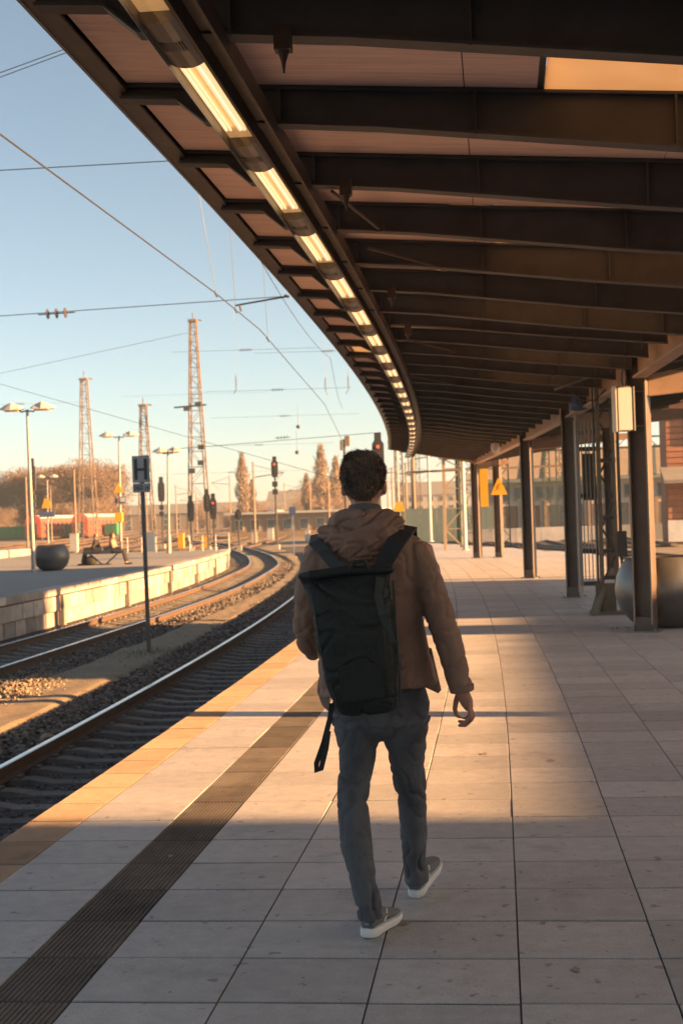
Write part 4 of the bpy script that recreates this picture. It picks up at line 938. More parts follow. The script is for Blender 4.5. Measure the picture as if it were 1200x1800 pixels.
# ================================================================== BARE TREES
def tree_mesh(seed, h, spread, n_tw, columnar=False, first=.25):
    r = random.Random(seed); tr = MB(); tw = MB(); tr.tube([(0, 0, 0), (.05*h*r.uniform(-.3, .3), 0, h*.5), (0, 0, h*.9)], [h*.02, h*.012, h*.003], 6)
    tips = []
    for k in range(26):
        z = h*r.uniform(first, .85); a = r.random()*6.28; up = r.uniform(.5, 1.1) if not columnar else r.uniform(2.2, 3.5)
        l = spread*(1-.55*abs((z/h)-.5))*r.uniform(.5, 1); p0 = Vector((0, 0, z)); d = Vector((math.cos(a), math.sin(a), up)).normalized()
        if columnar: l *= 1.3
        p1 = p0+d*l*.55; p2 = p1+(d+Vector((r.uniform(-.4, .4), r.uniform(-.4, .4), .3)))*l*.4; tr.tube([p0, p1, p2], [h*.008, h*.005, h*.002], 4); tips += [p1, p2, (p1+p2)/2, (p0+p1*2)/3]
    for _ in range(n_tw):
        if columnar:
            z = h*r.uniform(first*.6, 1.0); rad = spread*.42*(1-(z/h)**6)*(.45+.9*abs(noise.noise((z*.55, seed*3.1, 0))))+.15; a = r.random()*6.28; rr = rad*math.sqrt(r.random()); c = Vector((rr*math.cos(a), rr*math.sin(a), z))
        else: c = r.choice(tips)+Vector((r.gauss(0, 1), r.gauss(0, 1), r.gauss(0, .8)))*spread*(.16 if not columnar else .09)
        if c.z > h*1.06 or c.z < h*first*.6: continue
        d = Vector((r.gauss(0, 1), r.gauss(0, 1), r.uniform(.2, 1.6) if not columnar else r.uniform(2, 5))).normalized()*r.uniform(.4, 1.2)*h*.06; s = d.cross(Vector((r.gauss(0, 1), r.gauss(0, 1), 0))).normalized()*h*.0035
        tw._add([c-s, c+s, c+d], [[0, 1, 2]])
    return tr.mesh('trunk', 'bark'), tw
TREES = []
for sd, h, sp, n_, col_, fs, mm in ((1, 13, 6.0, 9000, False, .18, 'twig'), (2, 12, 5.5, 9000, False, .12, 'twig'), (3, 14, 2.2, 3000, True, .08, 'twig_pale'), (4, 9, 5.0, 6500, False, .05, 'twig_pale')):
    a, b_ = tree_mesh(sd, h, sp, n_, col_, fs); TREES.append((a, b_.mesh('crown', mm)))
def tree(x, y, k, sc, label, group=None, wide=1.0):
    e = empty('bare_tree', (x, y, -1), label, 'tree', group, rz=random.random()*6); wide = 1.6 if k == 2 else wide; e.scale = (sc*wide, sc*wide, sc*random.uniform(.9, 1.1)); link('trunk', TREES[k][0], e); link('crown', TREES[k][1], e)
rtn = random.Random(9)
for i in range(17): tree(-118+i*2.35+rtn.uniform(-1, 1), 285+rtn.uniform(0, 40), i % 2, rtn.uniform(.95, 1.2)*(.85 if i < 3 else 1.0), 'bare brown winter tree in the wood behind the red coaches', 'bare trees of the left wood')
for i in range(10): tree(-120+i*4.3+rtn.uniform(-1, 1), 276+rtn.uniform(0, 8), 3, rtn.uniform(.6, .9), 'bare brown winter shrub in front of the left wood', 'bare shrubs of the left wood')
tree(-57.3, 318, 2, 1.12, 'left slender poplar rising over the distant red coach'); tree(-55.9, 322, 2, .80, 'shorter poplar close behind the left one')
tree(-39.8, 322, 2, 1.25, 'right slender poplar just left of the walking man'); tree(-37.3, 330, 2, 1.15, 'poplar nearest to the left side of the walking man'); tree(-43, 330, 1, .9, 'rounded bare tree left of the right poplar')
for i in range(9): tree(-72+i*4.2+rtn.uniform(-1, 1), 345+rtn.uniform(0, 20), 3, rtn.uniform(.5, .9), 'low bare scrub tree far behind the yard', 'bare scrub along the yard horizon')
for i in range(10): tree(-46+i*2.0+rtn.uniform(-1, 1), 300+rtn.uniform(0, 30), 2 if i % 2 else 3, rtn.uniform(.55, .8), 'bare pale tree in the thicket behind the walking man', 'bare thicket left of the man')
# ================================================================== BUILDINGS
def building(name, x0, x1, y0, y1, h, m, roof, label, rows, cols_, roof_h=0.0, ww=1.0, wh=1.3, z0=-1.0, roof_over=.3):
    e = empty(name, ((x0+x1)/2, (y0+y1)/2, z0), label, 'building'); c = Vector(((x0+x1)/2, (y0+y1)/2, z0)); q = MB().off(c); q.box(((x0+x1)/2, (y0+y1)/2, z0+h/2), (x1-x0, y1-y0, h)); q.build('wall', m, e)
    q = MB().off(c); o_ = roof_over
    if roof_h: q.prism([(x0-o_, y0-o_, z0+h), (x0-o_, y1+o_, z0+h), (x0-o_, (y0+y1)/2, z0+h+roof_h)], (x1-x0+2*o_, 0, 0))
    else: q.box(((x0+x1)/2, (y0+y1)/2, z0+h+.15), (x1-x0+2*o_, y1-y0+2*o_, .3))
    q.build('roof', roof, e)
    for r in range(rows):
        for k in range(cols_):
            x = x0+(k+.5)*(x1-x0)/cols_; z = z0+h*(r+.55)/rows; q = MB().off(c); q.box((x, y0-.02, z), (ww+.24, .1, wh+.24)); f = q.build('window', 'render_cream', e); q = MB().off(c); q.box((x, y0-.075, z), (ww, .03, wh)); q.build('pane', 'window_glass', f)
    return e
building('low_depot', -36, -16, 190, 204, 3.2, 'render_tan', 'roof_white', 'low depot with a pale blue white roof behind the man', 1, 9, roof_over=.8)
building('apartment_block', -150, -60, 420, 440, 5, 'render_tan', 'roof_grey', 'long hazy building on the horizon behind the red coaches', 3, 24, 3)
building('far_house', -50, -34, 400, 412, 9, 'render_tan', 'roof_tan', 'tall hazy tan house behind the right poplar', 4, 6, 4)
building('far_house', -30, -12, 420, 432, 8, 'render_cream', 'roof_grey', 'hazy cream house behind the walking man', 3, 6, 4)
building('far_house', -70, -56, 430, 440, 8, 'wall_grey', 'roof_grey', 'hazy grey house behind the left poplar', 2, 5, 3)
building('far_house', -10, 2, 380, 392, 10, 'wall_grey', 'roof_grey', 'hazy grey house right of the walking man', 3, 4, 3)
sh = building('long_shed', -1.5, 24, 135, 152, 5.3, 'render_cream', 'roof_grey', 'long pale goods shed with a sloping panelled roof behind the columns', 0, 0)
c = Vector((11.25, 143.5, -1.0))
for k in range(13):
    x = -1.8+k*2.05; q = MB().off(c); q.prism([(x+.05, 134.4, 4.45), (x+1.95, 134.4, 4.45), (x+1.95+.4, 138.6, 7.3), (x+.05+.4, 138.6, 7.3)], (0, 0, .12)); q.build('roof_panel', 'roof_tan', sh)
    q = MB().off(c); q.bar((x, 134.3, 4.55), (x+.4, 138.6, 7.42), .16, .16); q.build('roof_rib', 'dark_green', sh)
    q = MB().off(c); q.box((x+1.0, 134.95, .9), (1.1, .1, 2.2)); q.build('opening', 'train_dark' if k % 3 else 'window_glass', sh)
    q = MB().off(c); q.box((x+.05, 134.9, .9), (.32, .12, 3.2)); q.build('pilaster', 'render_tan', sh)
for k in range(26):
    q = MB().off(c); q.box((-1.2+k*1.02, 134.93, 3.1), (.62, .1, 1.35)); f = q.build('window', 'teal_paint', sh); q = MB().off(c); q.box((-1.2+k*1.02, 134.86, 3.1), (.46, .04, 1.15)); q.build('pane', 'window_glass', f)
q = MB().off(c); q.box((11, 134.3, 4.35), (27, .3, .3)); q.build('gutter', 'teal_paint', sh)
e = empty('retaining_wall', (6, 112, -1), 'grey graffiti stained retaining wall beyond the right hand tracks', 'wall')
for k in range(12): q = MB(); q.box((-7.5+k*1.9, 0, .6), (1.87, .25, 1.2)); q.build('panel', 'wall_grey', e)
e = empty('green_fence', (-6, 118, -1), 'dull green screen fence behind the white platform poles', 'fence')
for k in range(10): q = MB(); q.box((-6.5+k*1.35, 0, 1.5), (1.32, .12, 3.0)); q.build('panel', 'teal_paint', e)
bb = empty('brick_building', (20, 95, -1), 'red brick station building with pale window frames at the right edge', 'building'); c = Vector((20, 95, -1))
q = MB(); q.box((1, 1.6, 7), (20, 3.1, 14)); q.build('wall', 'brick', bb)
for k in range(34): q = MB(); q.box((-5.5, -.03, .3+k*.4), (6.9, .08, .34)); q.build('brick_course', 'brick', bb)
for x in (-7.2, -4.6):
    for z in (2.6, 7.6, 11.6): q = MB(); q.box((x, -.1, z), (1.1, .12, 2.1)); f = q.build('window', 'roof_white', bb); q = MB(); q.box((x-.22, -.18, z), (.36, .05, 1.8)); q.box((x+.22, -.18, z), (.36, .05, 1.8)); q.build('pane', 'window_glass', f)
q = MB(); q.prism([(-9.4, -2.2, 4.0), (-1, -2.2, 4.0), (-1, 0, 4.9), (-9.4, 0, 4.9)], (0, 0, .22)); q.build('awning', 'roof_grey', bb)
q = MB(); q.box((-5, -.12, .9), (8, .1, 1.4)); q.build('plinth', 'wall_grey', bb)
q = MB(); q.bar((-8.9, -.4, 9.4), (-3, -.4, 10.2), .3, .25); q.build('canopy_edge', 'roof_tan', bb)
# unseen brick blocks added on the right, sized to shade parts of the platform
def station(name, x0, x1, y0, y1, h, label):
    e = empty(name, (x0, (y0+y1)/2, -1), label, 'building'); c = Vector((x0, (y0+y1)/2, -1)); q = MB().off(c); q.box(((x0+x1)/2, (y0+y1)/2, -1+(h+1)/2), (x1-x0, y1-y0, h+1)); q.build('wall', 'brick', e)
    q = MB().off(c); q.box(((x0+x1)/2, (y0+y1)/2, h+.1), (x1-x0+.3, y1-y0+.02, .2)); q.build('roof', 'roof_grey', e)
    n = max(1, int((y1-y0)/3)); 
    for r in range(max(1, int(h/4))):
        for k in range(n): q = MB().off(c); q.box((x0-.03, y0+(k+.5)*(y1-y0)/n, 1.6+r*3.8), (.12, 1.3, 2)); f = q.build('window', 'render_cream', e); q = MB().off(c); q.box((x0-.1, y0+(k+.5)*(y1-y0)/n, 1.6+r*3.8), (.04, 1.05, 1.75)); q.build('pane', 'window_glass', f)
station('shade_building', 22, 34, -34, 3.62, 8.0, 'unseen tall brick block added to shade the near platform')
station('shade_wing', 22, 30, 3.66, 18.6, 5.47, 'unseen low brick block added to shade the right half of the platform'); station('shade_building', 22, 34, 18.65, 28.7, 11.0, 'second unseen tall brick block added to shade the platform farther on')
# ================================================================== THE WALKING MAN
MB0 = Vector((-.47, 5.6, 0))
def P(px, py, Y): return tuple(W(px, py, Y)-MB0)
def L(rows): return [(*P(a, b_, y), rx, ry) for a, b_, y, rx, ry in rows]
head = Vector(P(639, 848, 5.62))
q = MB()
blob(q, head, (.076, .097, .113), 20); blob(q, head+Vector((-.004, .035, -.055)), (.058, .065, .065), 16)          # skull, jaw
limb(q, [(*(head+Vector((-.002, .098, .005))), .009, .009), (*(head+Vector((-.003, .118, -.022))), .014, .012)], n=10)   # nose
for sx in (-1, 1):
    blob(q, head+Vector((sx*.081, -.002, -.022)), (.011, .020, .032), 12); blob(q, head+Vector((sx*.030, .082, .012)), (.016, .012, .012), 10)
blob(q, head+Vector((-.003, .095, -.062)), (.026, .012, .010), 10)
limb(q, [(*P(645, 925, 5.59), .062, .065), (*P(641, 890, 5.60), .056, .060), (*P(640, 868, 5.61), .055, .06)])
limb(q, [(*P(666, 1225, 5.61), .15, .11), (*P(658, 1130, 5.61), .14, .10), (*P(650, 1020, 5.61), .16, .11), (*P(648, 955, 5.60), .17, .09), (*P(646, 930, 5.60), .09, .07)])
limb(q, L([(738, 965, 5.59, .05, .05), (780, 1105, 5.53, .042, .042), (811, 1210, 5.50, .027, .023)])); limb(q, L([(556, 965, 5.59, .05, .05), (538, 1110, 5.6, .042, .042), (556, 1140, 5.86, .028, .025)]))
limb(q, L([(808, 1206, 5.50, .026, .021), (813, 1219, 5.50, .027, .019), (820, 1234, 5.495, .026, .026), (824, 1245, 5.485, .017, .036)]), n=12)
for row in ([(824, 1241, 5.52, .0105, .0105), (829, 1253, 5.535, .0098, .0098), (819, 1263, 5.545, .009, .009), (805, 1260, 5.55, .0078, .0078)],
            [(826, 1244, 5.497, .0105, .0105), (831, 1260, 5.51, .010, .010), (819, 1270, 5.525, .0092, .0092), (806, 1268, 5.53, .008, .008)],
            [(826, 1246, 5.472, .010, .010), (829, 1264, 5.48, .0095, .0095), (817, 1275, 5.495, .0088, .0088), (806, 1275, 5.505, .0078, .0078)],
            [(824, 1246, 5.45, .009, .009), (826, 1260, 5.455, .0085, .0085), (817, 1270, 5.465, .008, .008), (809, 1271, 5.472, .007, .007)],
            [(806, 1218, 5.51, .013, .013), (801, 1233, 5.535, .0115, .0115), (799, 1246, 5.55, .0105, .0105), (802, 1258, 5.555, .0085, .0085)]):
    limb(q, L(row), n=10)
limb(q, L([(556, 1140, 5.87, .028, .024), (562, 1138, 5.94, .036, .018)]), n=10)
for k in range(4): limb(q, L([(560+k*6, 1136+k*3, 5.94, .009, .009), (564+k*6, 1134+k*3, 5.99, .009, .009), (568+k*5, 1142+k*3, 6.01, .008, .008)]), n=8)
limb(q, L([(552, 1136, 5.9, .011, .011), (556, 1124, 5.95, .009, .009)]), n=8)
limb(q, L([(626, 1250, 5.60, .085, .09), (626, 1345, 5.58, .05, .055), (620, 1415, 5.53, .045, .05), (628, 1480, 5.46, .040, .045), (640, 1550, 5.40, .028, .032), (648, 1592, 5.385, .024, .027)]))
limb(q, L([(712, 1250, 5.62, .085, .09), (715, 1345, 5.70, .05, .055), (723, 1400, 5.76, .045, .05), (727, 1470, 5.83, .036, .042), (729, 1525, 5.89, .024, .028), (730, 1538, 5.905, .024, .026)]))
man = fuse(q, 'person', 'skin', .0048, None, 3); man.location = MB0
tag(man, 'man in brown hooded jacket and dark jeans walking away along the platform', 'person')
# ---- jeans
def crease(n, w_): return max(0.0, 1-abs(n)/w_)**1.5
def dfold(co, n):
    a = noise.noise((co.x*9+co.z*8, co.y*8, co.z*9-co.x*10)); b2 = noise.noise((co.x*26+4, co.y*26, co.z*26)); k = 1.0
    zk = co.z; amp = .0028 + .0055*math.exp(-((zk-.52)/.09)**2) + .009*math.exp(-((zk-.14)/.07)**2) + .006*math.exp(-((zk-.78)/.07)**2)
    return -1.45*amp*crease(a, .2) - .002*crease(b2, .22) + .004*a
q = MB()
limb(q, L([(666, 1200, 5.61, .175, .12), (668, 1240, 5.60, .195, .135), (671, 1268, 5.60, .185, .135), (669, 1279, 5.605, .08, .10)]), n=24)
limb(q, L([(624, 1255, 5.60, .105, .118), (631, 1291, 5.59, .091, .104), (628, 1318, 5.585, .077, .092), (626, 1347, 5.575, .069, .080), (619, 1415, 5.53, .063, .072), (625, 1480, 5.46, .063, .068), (639, 1547, 5.40, .052, .058), (648, 1588, 5.375, .050, .058), (651, 1611, 5.385, .052, .060)]), n=18, capr=.15)
limb(q, L([(712, 1255, 5.62, .105, .118), (710, 1291, 5.655, .091, .104), (715, 1318, 5.68, .078, .094), (715, 1347, 5.70, .070, .080), (724, 1397, 5.76, .063, .072), (726, 1447, 5.81, .058, .066), (728, 1510, 5.88, .050, .058), (732, 1546, 5.915, .052, .060)]), n=18, capr=.15)
jeans = fuse(q, 'jeans', 'denim', .0065, man, 3, dfold)
for pxs, Y in (([(596, 1262), (640, 1262), (640, 1300), (618, 1312), (597, 1298)], 5.478), ([(692, 1262), (738, 1262), (736, 1298), (714, 1312), (692, 1300)], 5.482)):
    pass
# ---- jacket
def jfold(co, n):
    arm = abs(co.x+.02) > .23
    a = noise.noise((co.x*(6 if not arm else 5)+3+co.z*4, co.y*6, co.z*(8 if not arm else 10)-co.x*8)); b2 = noise.noise((co.x*22+9, co.y*20, co.z*26)); c2 = noise.noise((co.x*7+co.z*4, co.y*5, co.z*5-co.x*7))
    amp = .006 if not arm else .0065
    return -amp*crease(a, .2) - .0055*crease(c2, .16) - .0015*crease(b2, .25) + .005*c2
q = MB()
T = [(645, 918, 5.60, .085, .085), (647, 932, 5.60, .150, .095), (648, 948, 5.60, .205, .115), (648, 985, 5.60, .225, .135), (648, 1040, 5.61, .218, .142), (651, 1100, 5.61, .212, .142), (657, 1150, 5.61, .222, .148), (663, 1190, 5.61, .232, .155), (666, 1213, 5.61, .240, .16)]
limb(q, L(T), n=32, sq=.5, capr=.05)
limb(q, L([(724, 966, 5.595, .074, .080), (743, 1004, 5.58, .068, .074), (763, 1055, 5.55, .061, .068), (781, 1108, 5.53, .057, .064), (796, 1160, 5.51, .052, .058), (808, 1200, 5.50, .048, .053), (811, 1212, 5.50, .047, .051)]), n=20, capr=.1)
limb(q, L([(569, 966, 5.595, .074, .080), (553, 1004, 5.58, .068, .074), (542, 1055, 5.57, .061, .066), (540, 1105, 5.60, .057, .061), (545, 1128, 5.70, .058, .058), (553, 1140, 5.82, .050, .052)]), n=20, capr=.1)
jacket = fuse(q, 'jacket', 'jacket', .0065, man, 10, jfold)
# cuffs, open front flap at the hem, hood, collar
q = MB(); limb(q, L([(810, 1204, 5.50, .050, .053), (812, 1216, 5.50, .047, .050)]), n=20, capr=.05); fuse(q, 'cuff', 'jacket', .004, jacket, 2)
q = MB(); pts = [P(728, 1130, 5.66), P(758, 1140, 5.70), P(775, 1213, 5.74), P(770, 1219, 5.72), P(742, 1206, 5.68)]; q.prism(pts, (0, .012, 0)); q.build('front_flap', 'jacket_dark', jacket)
q = MB(); pts = [P(560, 1190, 5.66), P(580, 1195, 5.52), P(578, 1252, 5.52), P(566, 1240, 5.60), P(557, 1215, 5.66)]; q.prism(pts, (0, .012, 0)); q.build('hem_flap', 'jacket_dark', jacket)
def hfold(co, n):
    a = noise.noise((co.x*6+co.z*10, co.y*7, co.z*22-co.x*11)); b2 = noise.noise((co.x*24, co.y*20, co.z*30)); return -.012*crease(a, .2) - .002*crease(b2, .2) + .009*a
q = MB()
limb(q, L([(600, 926, 5.72, .028, .028), (592, 918, 5.62, .040, .040), (605, 918, 5.535, .048, .050), (640, 916, 5.495, .050, .056), (673, 913, 5.525, .046, .050), (690, 913, 5.61, .040, .040), (686, 922, 5.72, .028, .028)]), up=(0, 0, 1), n=18)
limb(q, L([(566, 938, 5.53, .030, .030), (590, 944, 5.48, .048, .042), (617, 957, 5.452, .060, .048), (645, 953, 5.447, .062, .048), (673, 936, 5.458, .054, .044), (703, 917, 5.51, .036, .032)]), up=(0, 0, 1), n=18)
limb(q, L([(590, 960, 5.46, .028, .026), (620, 977, 5.446, .036, .03), (648, 970, 5.445, .036, .03), (676, 948, 5.45, .030, .026)]), up=(0, 0, 1), n=14)
hood = fuse(q, 'hood', 'jacket', .006, jacket, 3, hfold)
q = MB(); rings = [ring(P(cx, cy, 5.602), (0, .12, 1), rx, rx*1.06, (1, 0, 0), 24) for cx, cy, rx in ((643, 918, .084), (641, 900, .070), (640.5, 890, .064), (640.5, 888, .058), (641, 902, .056))]; q.loft(rings); q.build('shirt_collar', 'shirt_grey', man, smooth=True)
# ---- hair
rh = random.Random(12); q = MB(); hc = head+Vector((0, -.004, .014))
def skull(th, ph, k=1.0):
    return hc+Vector((.078*k*(abs(math.sin(th))**.8)*math.cos(ph), .099*k*(abs(math.sin(th))**.8)*math.sin(ph), .101*k*math.copysign(abs(math.cos(th))**.85, math.cos(th))))
nth, nph = 18, 36
def hairline(ph):           # polar angle where hair ends: low at the nape, high at the brow
    f = (1-math.sin(ph))/2   # 1 at the back
    return 1.15+1.42*f**1.5
vs = []; fs = []
for i in range(nth+1):
    for j in range(nph):
        ph = 2*math.pi*j/nph; th = hairline(ph)*i/nth; k = 0.985+.028*noise.noise(Vector((th*4, math.cos(ph)*3, math.sin(ph)*3)))-.05*max(0, i/nth-.85)*6.6*.12; vs.append(skull(max(th, .001), ph, k))
for i in range(nth):
    for j in range(nph): fs.append([i*nph+j, i*nph+(j+1) % nph, (i+1)*nph+(j+1) % nph, (i+1)*nph+j])
q._add(vs, fs); q.build('hair', 'hair', man, smooth=True)
q = MB()
for _ in range(13000):
    ph = rh.random()*6.283; th = hairline(ph)*math.sqrt(rh.random())*1.0; base = skull(th, ph, 1.0); n = (base-hc).normalized()
    cl = Vector((noise.noise(base*26), noise.noise(base*26+Vector((7, 0, 0))), noise.noise(base*26+Vector((0, 9, 0)))))
    tn = Vector((noise.noise(base*17+Vector((3, 0, 0))), noise.noise(base*17+Vector((0, 5, 0))), noise.noise(base*17)-.25)); tn -= n*tn.dot(n); tn.normalize()
    d = n*rh.uniform(.15, .6)+tn*.8+cl*.5+Vector((rh.gauss(0, .22), rh.gauss(0, .22), rh.gauss(0, .22)))
    d.normalize(); ln = rh.uniform(.012, .026)*(1.1 if th < .9 else (.95 if th < 1.6 else .55)); s = d.cross(Vector((rh.gauss(0, 1), rh.gauss(0, 1), rh.gauss(0, 1)))).normalized()*.0016
    m_ = base+d*ln*.6+n*.004; e_ = m_+(d+tn*.6+cl*.5-n*.25).normalized()*ln*.6
    q._add([base-s, base+s, m_+s*.8, m_-s*.8, e_], [[0, 1, 2, 3], [3, 2, 4]])
for _ in range(0):        # broader curled locks on top of the short strands
    ph = rh.random()*6.283; th = hairline(ph)*math.sqrt(rh.random())*.96; base = skull(th, ph, 1.02); n = (base-hc).normalized(); t = n.cross(Vector((rh.gauss(0, 1), rh.gauss(0, 1), rh.gauss(0, 1)))).normalized(); t2 = n.cross(t)
    r_ = rh.uniform(.004, .008)*(1 if th < 1.7 else .6); wv = n*.0016; pr_ = None
    for k in range(5):
        a = k*1.05; c_ = base + t*math.sin(a)*r_ + n*(1-math.cos(a))*r_*.9 + t2*k*.0012
        if pr_ is not None: q._add([pr_-t2*.0016, pr_+t2*.0016, c_+t2*.0016, c_-t2*.0016], [[0, 1, 2, 3]])
        pr_ = c_
o = q.build('hair_strands', 'hair', man, recalc=False); o['kind'] = 'stuff'
# ---- shoes
def shoe(heel, yaw, pitch):
    R = Matrix.Rotation(yaw, 3, 'Z') @ Matrix.Rotation(pitch, 3, 'X'); H = Vector(heel)
    def tr(p): return H + R @ Vector(p)
    q = MB(); secs = [(.004, .024, .030, .060), (.02, .034, .030, .088), (.055, .037, .030, .098), (.09, .038, .030, .096), (.125, .041, .030, .090), (.17, .046, .029, .074), (.215, .048, .029, .060), (.255, .041, .029, .050), (.283, .024, .029, .040)]
    rings = []
    for y, hw, z0, z1 in secs:
        rg = []
        for k in range(16):
            a = 2*math.pi*k/16; c_, s_ = math.cos(a), math.sin(a); zz = (z0+z1)/2+(z1-z0)/2*s_; rg.append(tr((hw*(abs(c_)**.7)*(1 if c_ > 0 else -1)*(1-.35*max(0, s_)), y, zz)))
        rings.append(rg)
    q.loft(rings); u = q.build('shoe', 'shoe', man, smooth=True)
    q = MB(); n = 14; out = [(-.016, -.007), (.016, -.007), (.030, .008), (.037, .03), (.038, .09), (.044, .15), (.052, .20), (.049, .245), (.034, .283), (.012, .298), (-.012, .298), (-.036, .283), (-.050, .245), (-.051, .20), (-.042, .15), (-.037, .09), (-.037, .03), (-.030, .008)]
    lv = [(.0, .90), (.006, 1.0), (.020, 1.03), (.030, .98)]
    rings = [[tr((x*k, .15+(y-.15)*(1+(k-1)*.4), z+(.014*max(0, (y-.2)/.1) if z < .01 else 0)+(.006 if y < .05 and z > .02 else 0))) for x, y in out] for z, k in lv]; q.loft(rings); q.build('sole', 'sole', u)
    q = MB(); q.box(tr((0, .005, .072)), (.016, .010, .045), yaw); q.build('heel_tab', 'sign_grey', u)
    for sx in (-1, 1): q = MB(); q.tube([tr((sx*.037, .085, .042)), tr((sx*.036, .11, .06)), tr((sx*.028, .135, .078))], .004, 5); q.build('side_stripe', 'sole', u)
    q = MB(); q.loft([ring(tr((0, .052, z)), R @ Vector((0, 0, 1)), .034, .048, R @ Vector((1, 0, 0)), 14) for z in (.075, .10, .135)]); q.build('ankle_collar', 'cloth_dark', u, smooth=True)
h1 = Vector(P(645, 1646, 5.35)); h1.z = .003; shoe(h1, math.radians(-17), 0)
h2 = Vector(P(729, 1580, 5.90)); h2.z = .006; shoe(h2, math.radians(-15), math.radians(15))
# ================================================================== BACKPACK
PO = Vector(W(630, 1255, 5.36))
pk = empty('backpack', PO, 'black green roll top backpack on the back of the walking man', 'backpack')
def B(px, py, Y): return Vector(W(px, py, Y))-PO
def pfold(co, n):
    a = noise.noise((co.x*5+co.z*5, co.y*5, co.z*8-co.x*4)); b2 = noise.noise((co.x*24, co.y*20, co.z*22+5)); return -.009*crease(a, .14) - .003*crease(b2, .16) + .006*a
q = MB(); rings = []
for cx, cy, hw, hd, yy in ((649, 1254, 38, .045, 5.385), (648, 1248, 50, .07, 5.375), (644, 1226, 59, .088, 5.365), (634, 1180, 66, .096, 5.355), (626, 1120, 70, .098, 5.35), (619, 1065, 71, .092, 5.35), (614, 1035, 73, .070, 5.36), (609, 1016, 80, .040, 5.365), (607, 1006, 84, .022, 5.365), (608, 1001, 83, .016, 5.365)):
    c = B(cx, cy, yy); rings.append(ring(c, (-.12, 0, 1), hw*.00214, hd, (1, 0, 0), 36, 1.6 if cy > 1030 else .6))
q.loft(rings); body = fuse(q, 'pack_body', 'pack', .006, pk, 2, pfold)
# roll top closure with the folded tip on the left
q = MB(); limb(q, [(*B(526, 1013, 5.35), .010, .012), (*B(545, 1012, 5.33), .020, .022), (*B(610, 1003, 5.335), .020, .026), (*B(688, 1001, 5.345), .016, .020)], up=(0, 0, 1), n=14); fuse(q, 'roll_top', 'pack', .005, pk, 2)
q = MB(); q.prism([B(524, 1012, 5.35), B(556, 1020, 5.335), B(572, 1066, 5.33), B(552, 1060, 5.345)], (0, .03, 0)); q.build('side_gusset', 'pack', pk)
def band(q, pts, wd, th, nrm):
    pts = [Vector(p) for p in pts]; rings = []
    for i, p in enumerate(pts):
        t = (pts[min(i+1, len(pts)-1)]-pts[max(i-1, 0)]).normalized(); n = Vector(nrm[i] if isinstance(nrm, list) else nrm); n = (n-t*n.dot(t)).normalized(); s = t.cross(n); rings.append([p-s*wd/2-n*th/2, p+s*wd/2-n*th/2, p+s*wd/2+n*th/2, p-s*wd/2+n*th/2])
    q.loft(rings)
q = MB(); band(q, [B(604, 1008, 5.37), B(588, 992, 5.40), B(568, 968, 5.435), B(553, 953, 5.49), B(556, 941, 5.58), B(558, 950, 5.69), B(555, 990, 5.745), B(560, 1060, 5.77)], .046, .010, [(0, -1, 0), (0, -1, .2), (0, -1, .4), (-.2, -.7, .7), (-.2, 0, 1), (0, .7, .7), (0, 1, .2), (0, 1, 0)]); q.build('shoulder_strap', 'pack_trim', pk)
q = MB(); band(q, [B(668, 1006, 5.37), B(676, 985, 5.39), B(694, 955, 5.42), B(709, 936, 5.475), B(718, 927, 5.56), B(718, 936, 5.67), B(722, 980, 5.745), B(715, 1060, 5.77)], .066, .014, [(0, -1, 0), (0, -1, .2), (0, -1, .4), (.1, -.7, .7), (.2, 0, 1), (0, .7, .7), (0, 1, .2), (0, 1, 0)]); q.build('shoulder_strap', 'strap', pk)
q = MB(); q.tube([B(552, 1062, 5.29), B(558, 1110, 5.28), B(572, 1180, 5.285), B(592, 1238, 5.30)], .006, 6); q.tube([B(691, 1020, 5.33), B(696, 1110, 5.31), B(702, 1180, 5.31), B(703, 1232, 5.32)], .006, 6); q.build('edge_highlight', 'pack_trim', pk)  # pale tubes put the highlight on the pack's side edges into colour
q = MB(); band(q, [B(700, 1180, 5.40), B(690, 1130, 5.29), B(672, 1080, 5.262), B(664, 1045, 5.28), B(668, 1015, 5.31)], .03, .004, (0.2, -1, 0)); q.build('closure_strap', 'pack_trim', pk)
q = MB(); q.tube([B(612, 1003, 5.32), B(622, 988, 5.32), B(640, 986, 5.32), B(650, 1002, 5.32)], .009, 6); q.build('grab_handle', 'strap', pk)
q = MB(); q.prism([B(592, 1170, 5.262), B(668, 1165, 5.262), B(676, 1225, 5.272), B(604, 1232, 5.272)], (0, -.006, 0)); q.build('front_pocket', 'pack', pk)
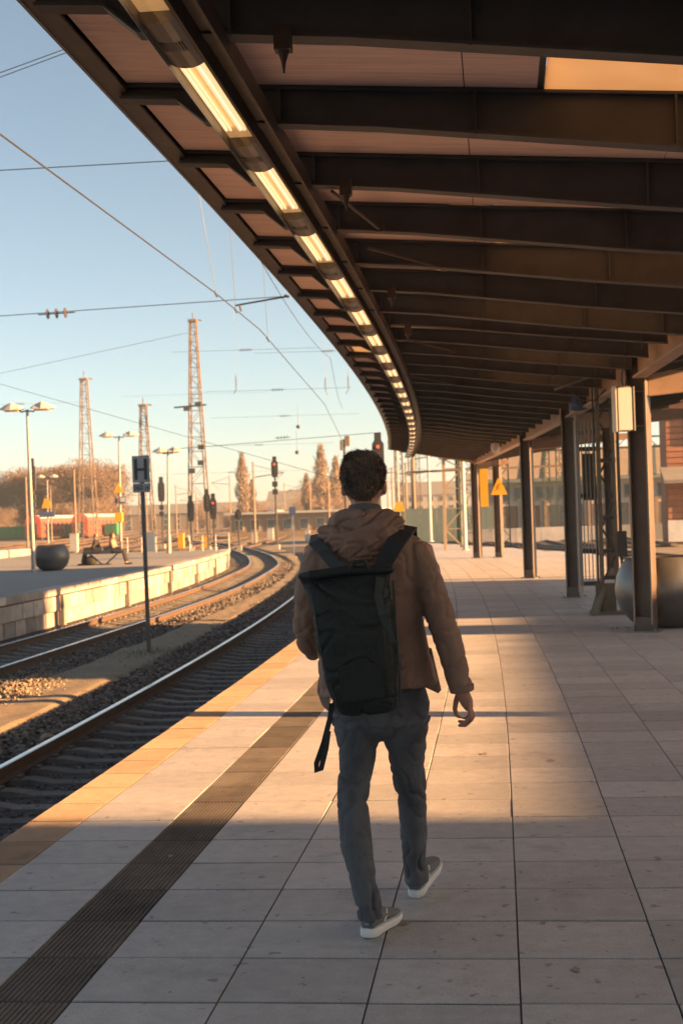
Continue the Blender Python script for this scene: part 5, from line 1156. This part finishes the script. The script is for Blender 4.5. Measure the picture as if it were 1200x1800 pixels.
q = MB(); band(q, [B(583, 1236, 5.36), B(580, 1262, 5.355), B(569, 1305, 5.35), B(556, 1342, 5.35), B(556, 1356, 5.35), B(564, 1352, 5.345), B(573, 1315, 5.34), B(577, 1285, 5.34)], .020, .003, [(.3, -1, 0)]*8); q.build('dangling_strap', 'strap', pk)
rs_ = random.Random(31)
for px, py, sx, sy in ((850, 1325, .035, .03), (968, 1337, .03, .025), (708, 1622, .03, .02), (955, 1622, .012, .012), (300, 1505, .016, .012), (1010, 1705, .02, .016)):
    d = FWD*FPX + RGT*(px-600) - UPV*(py-900); t = -CAM_Z/d.z; c = Vector((0, 0, CAM_Z)) + d*t; vs = [Vector((c.x, c.y, .0022))]
    for k in range(14): a = 2*math.pi*k/14; m_ = rs_.uniform(.45, 1.1); vs.append(Vector((c.x+sx*m_*math.cos(a), c.y+sy*m_*math.sin(a)*2.2, .0022)))
    q = MB(); q._add(vs, [[0, k, k % 14 + 1] for k in range(1, 15)]); q.build('stain', 'stain', platform, recalc=False)
# small litter and marks on the paving
q = MB(); rl_ = random.Random(6)
for k in range(5): stone(q, (rl_.uniform(-.12, .12), rl_.uniform(-.04, .04), .008), rl_.uniform(.012, .028), rl_)
o = q.build('leaf_litter', 'cloth_dark', recalc=False); o.location = W(1090, 1102, 18.9); o.location.z = .004; tag(o, 'dark crumbs of litter on the paving in front of the steel planter', 'litter', kind='stuff')
# ================================================================== HAZE
q = MB(); q.box((0, 1050, 17.5), (3020, 2920, 39.4)); hz = q.build('haze', 'wire'); tag(hz, 'thin pale haze over the rail yard', 'haze', kind='stuff')
hm = bpy.data.materials.new('haze_air'); hm.use_nodes = True; n = hm.node_tree.nodes; n.remove(n['Principled BSDF']); v = n.new('ShaderNodeVolumePrincipled')
v.inputs['Color'].default_value = (0.72, 0.86, 1.0, 1); v.inputs['Density'].default_value = 0.00035; v.inputs['Anisotropy'].default_value = 0.2
hm.node_tree.links.new(v.outputs[0], n['Material Output'].inputs['Volume']); hz.data.materials.clear(); hz.data.materials.append(hm)
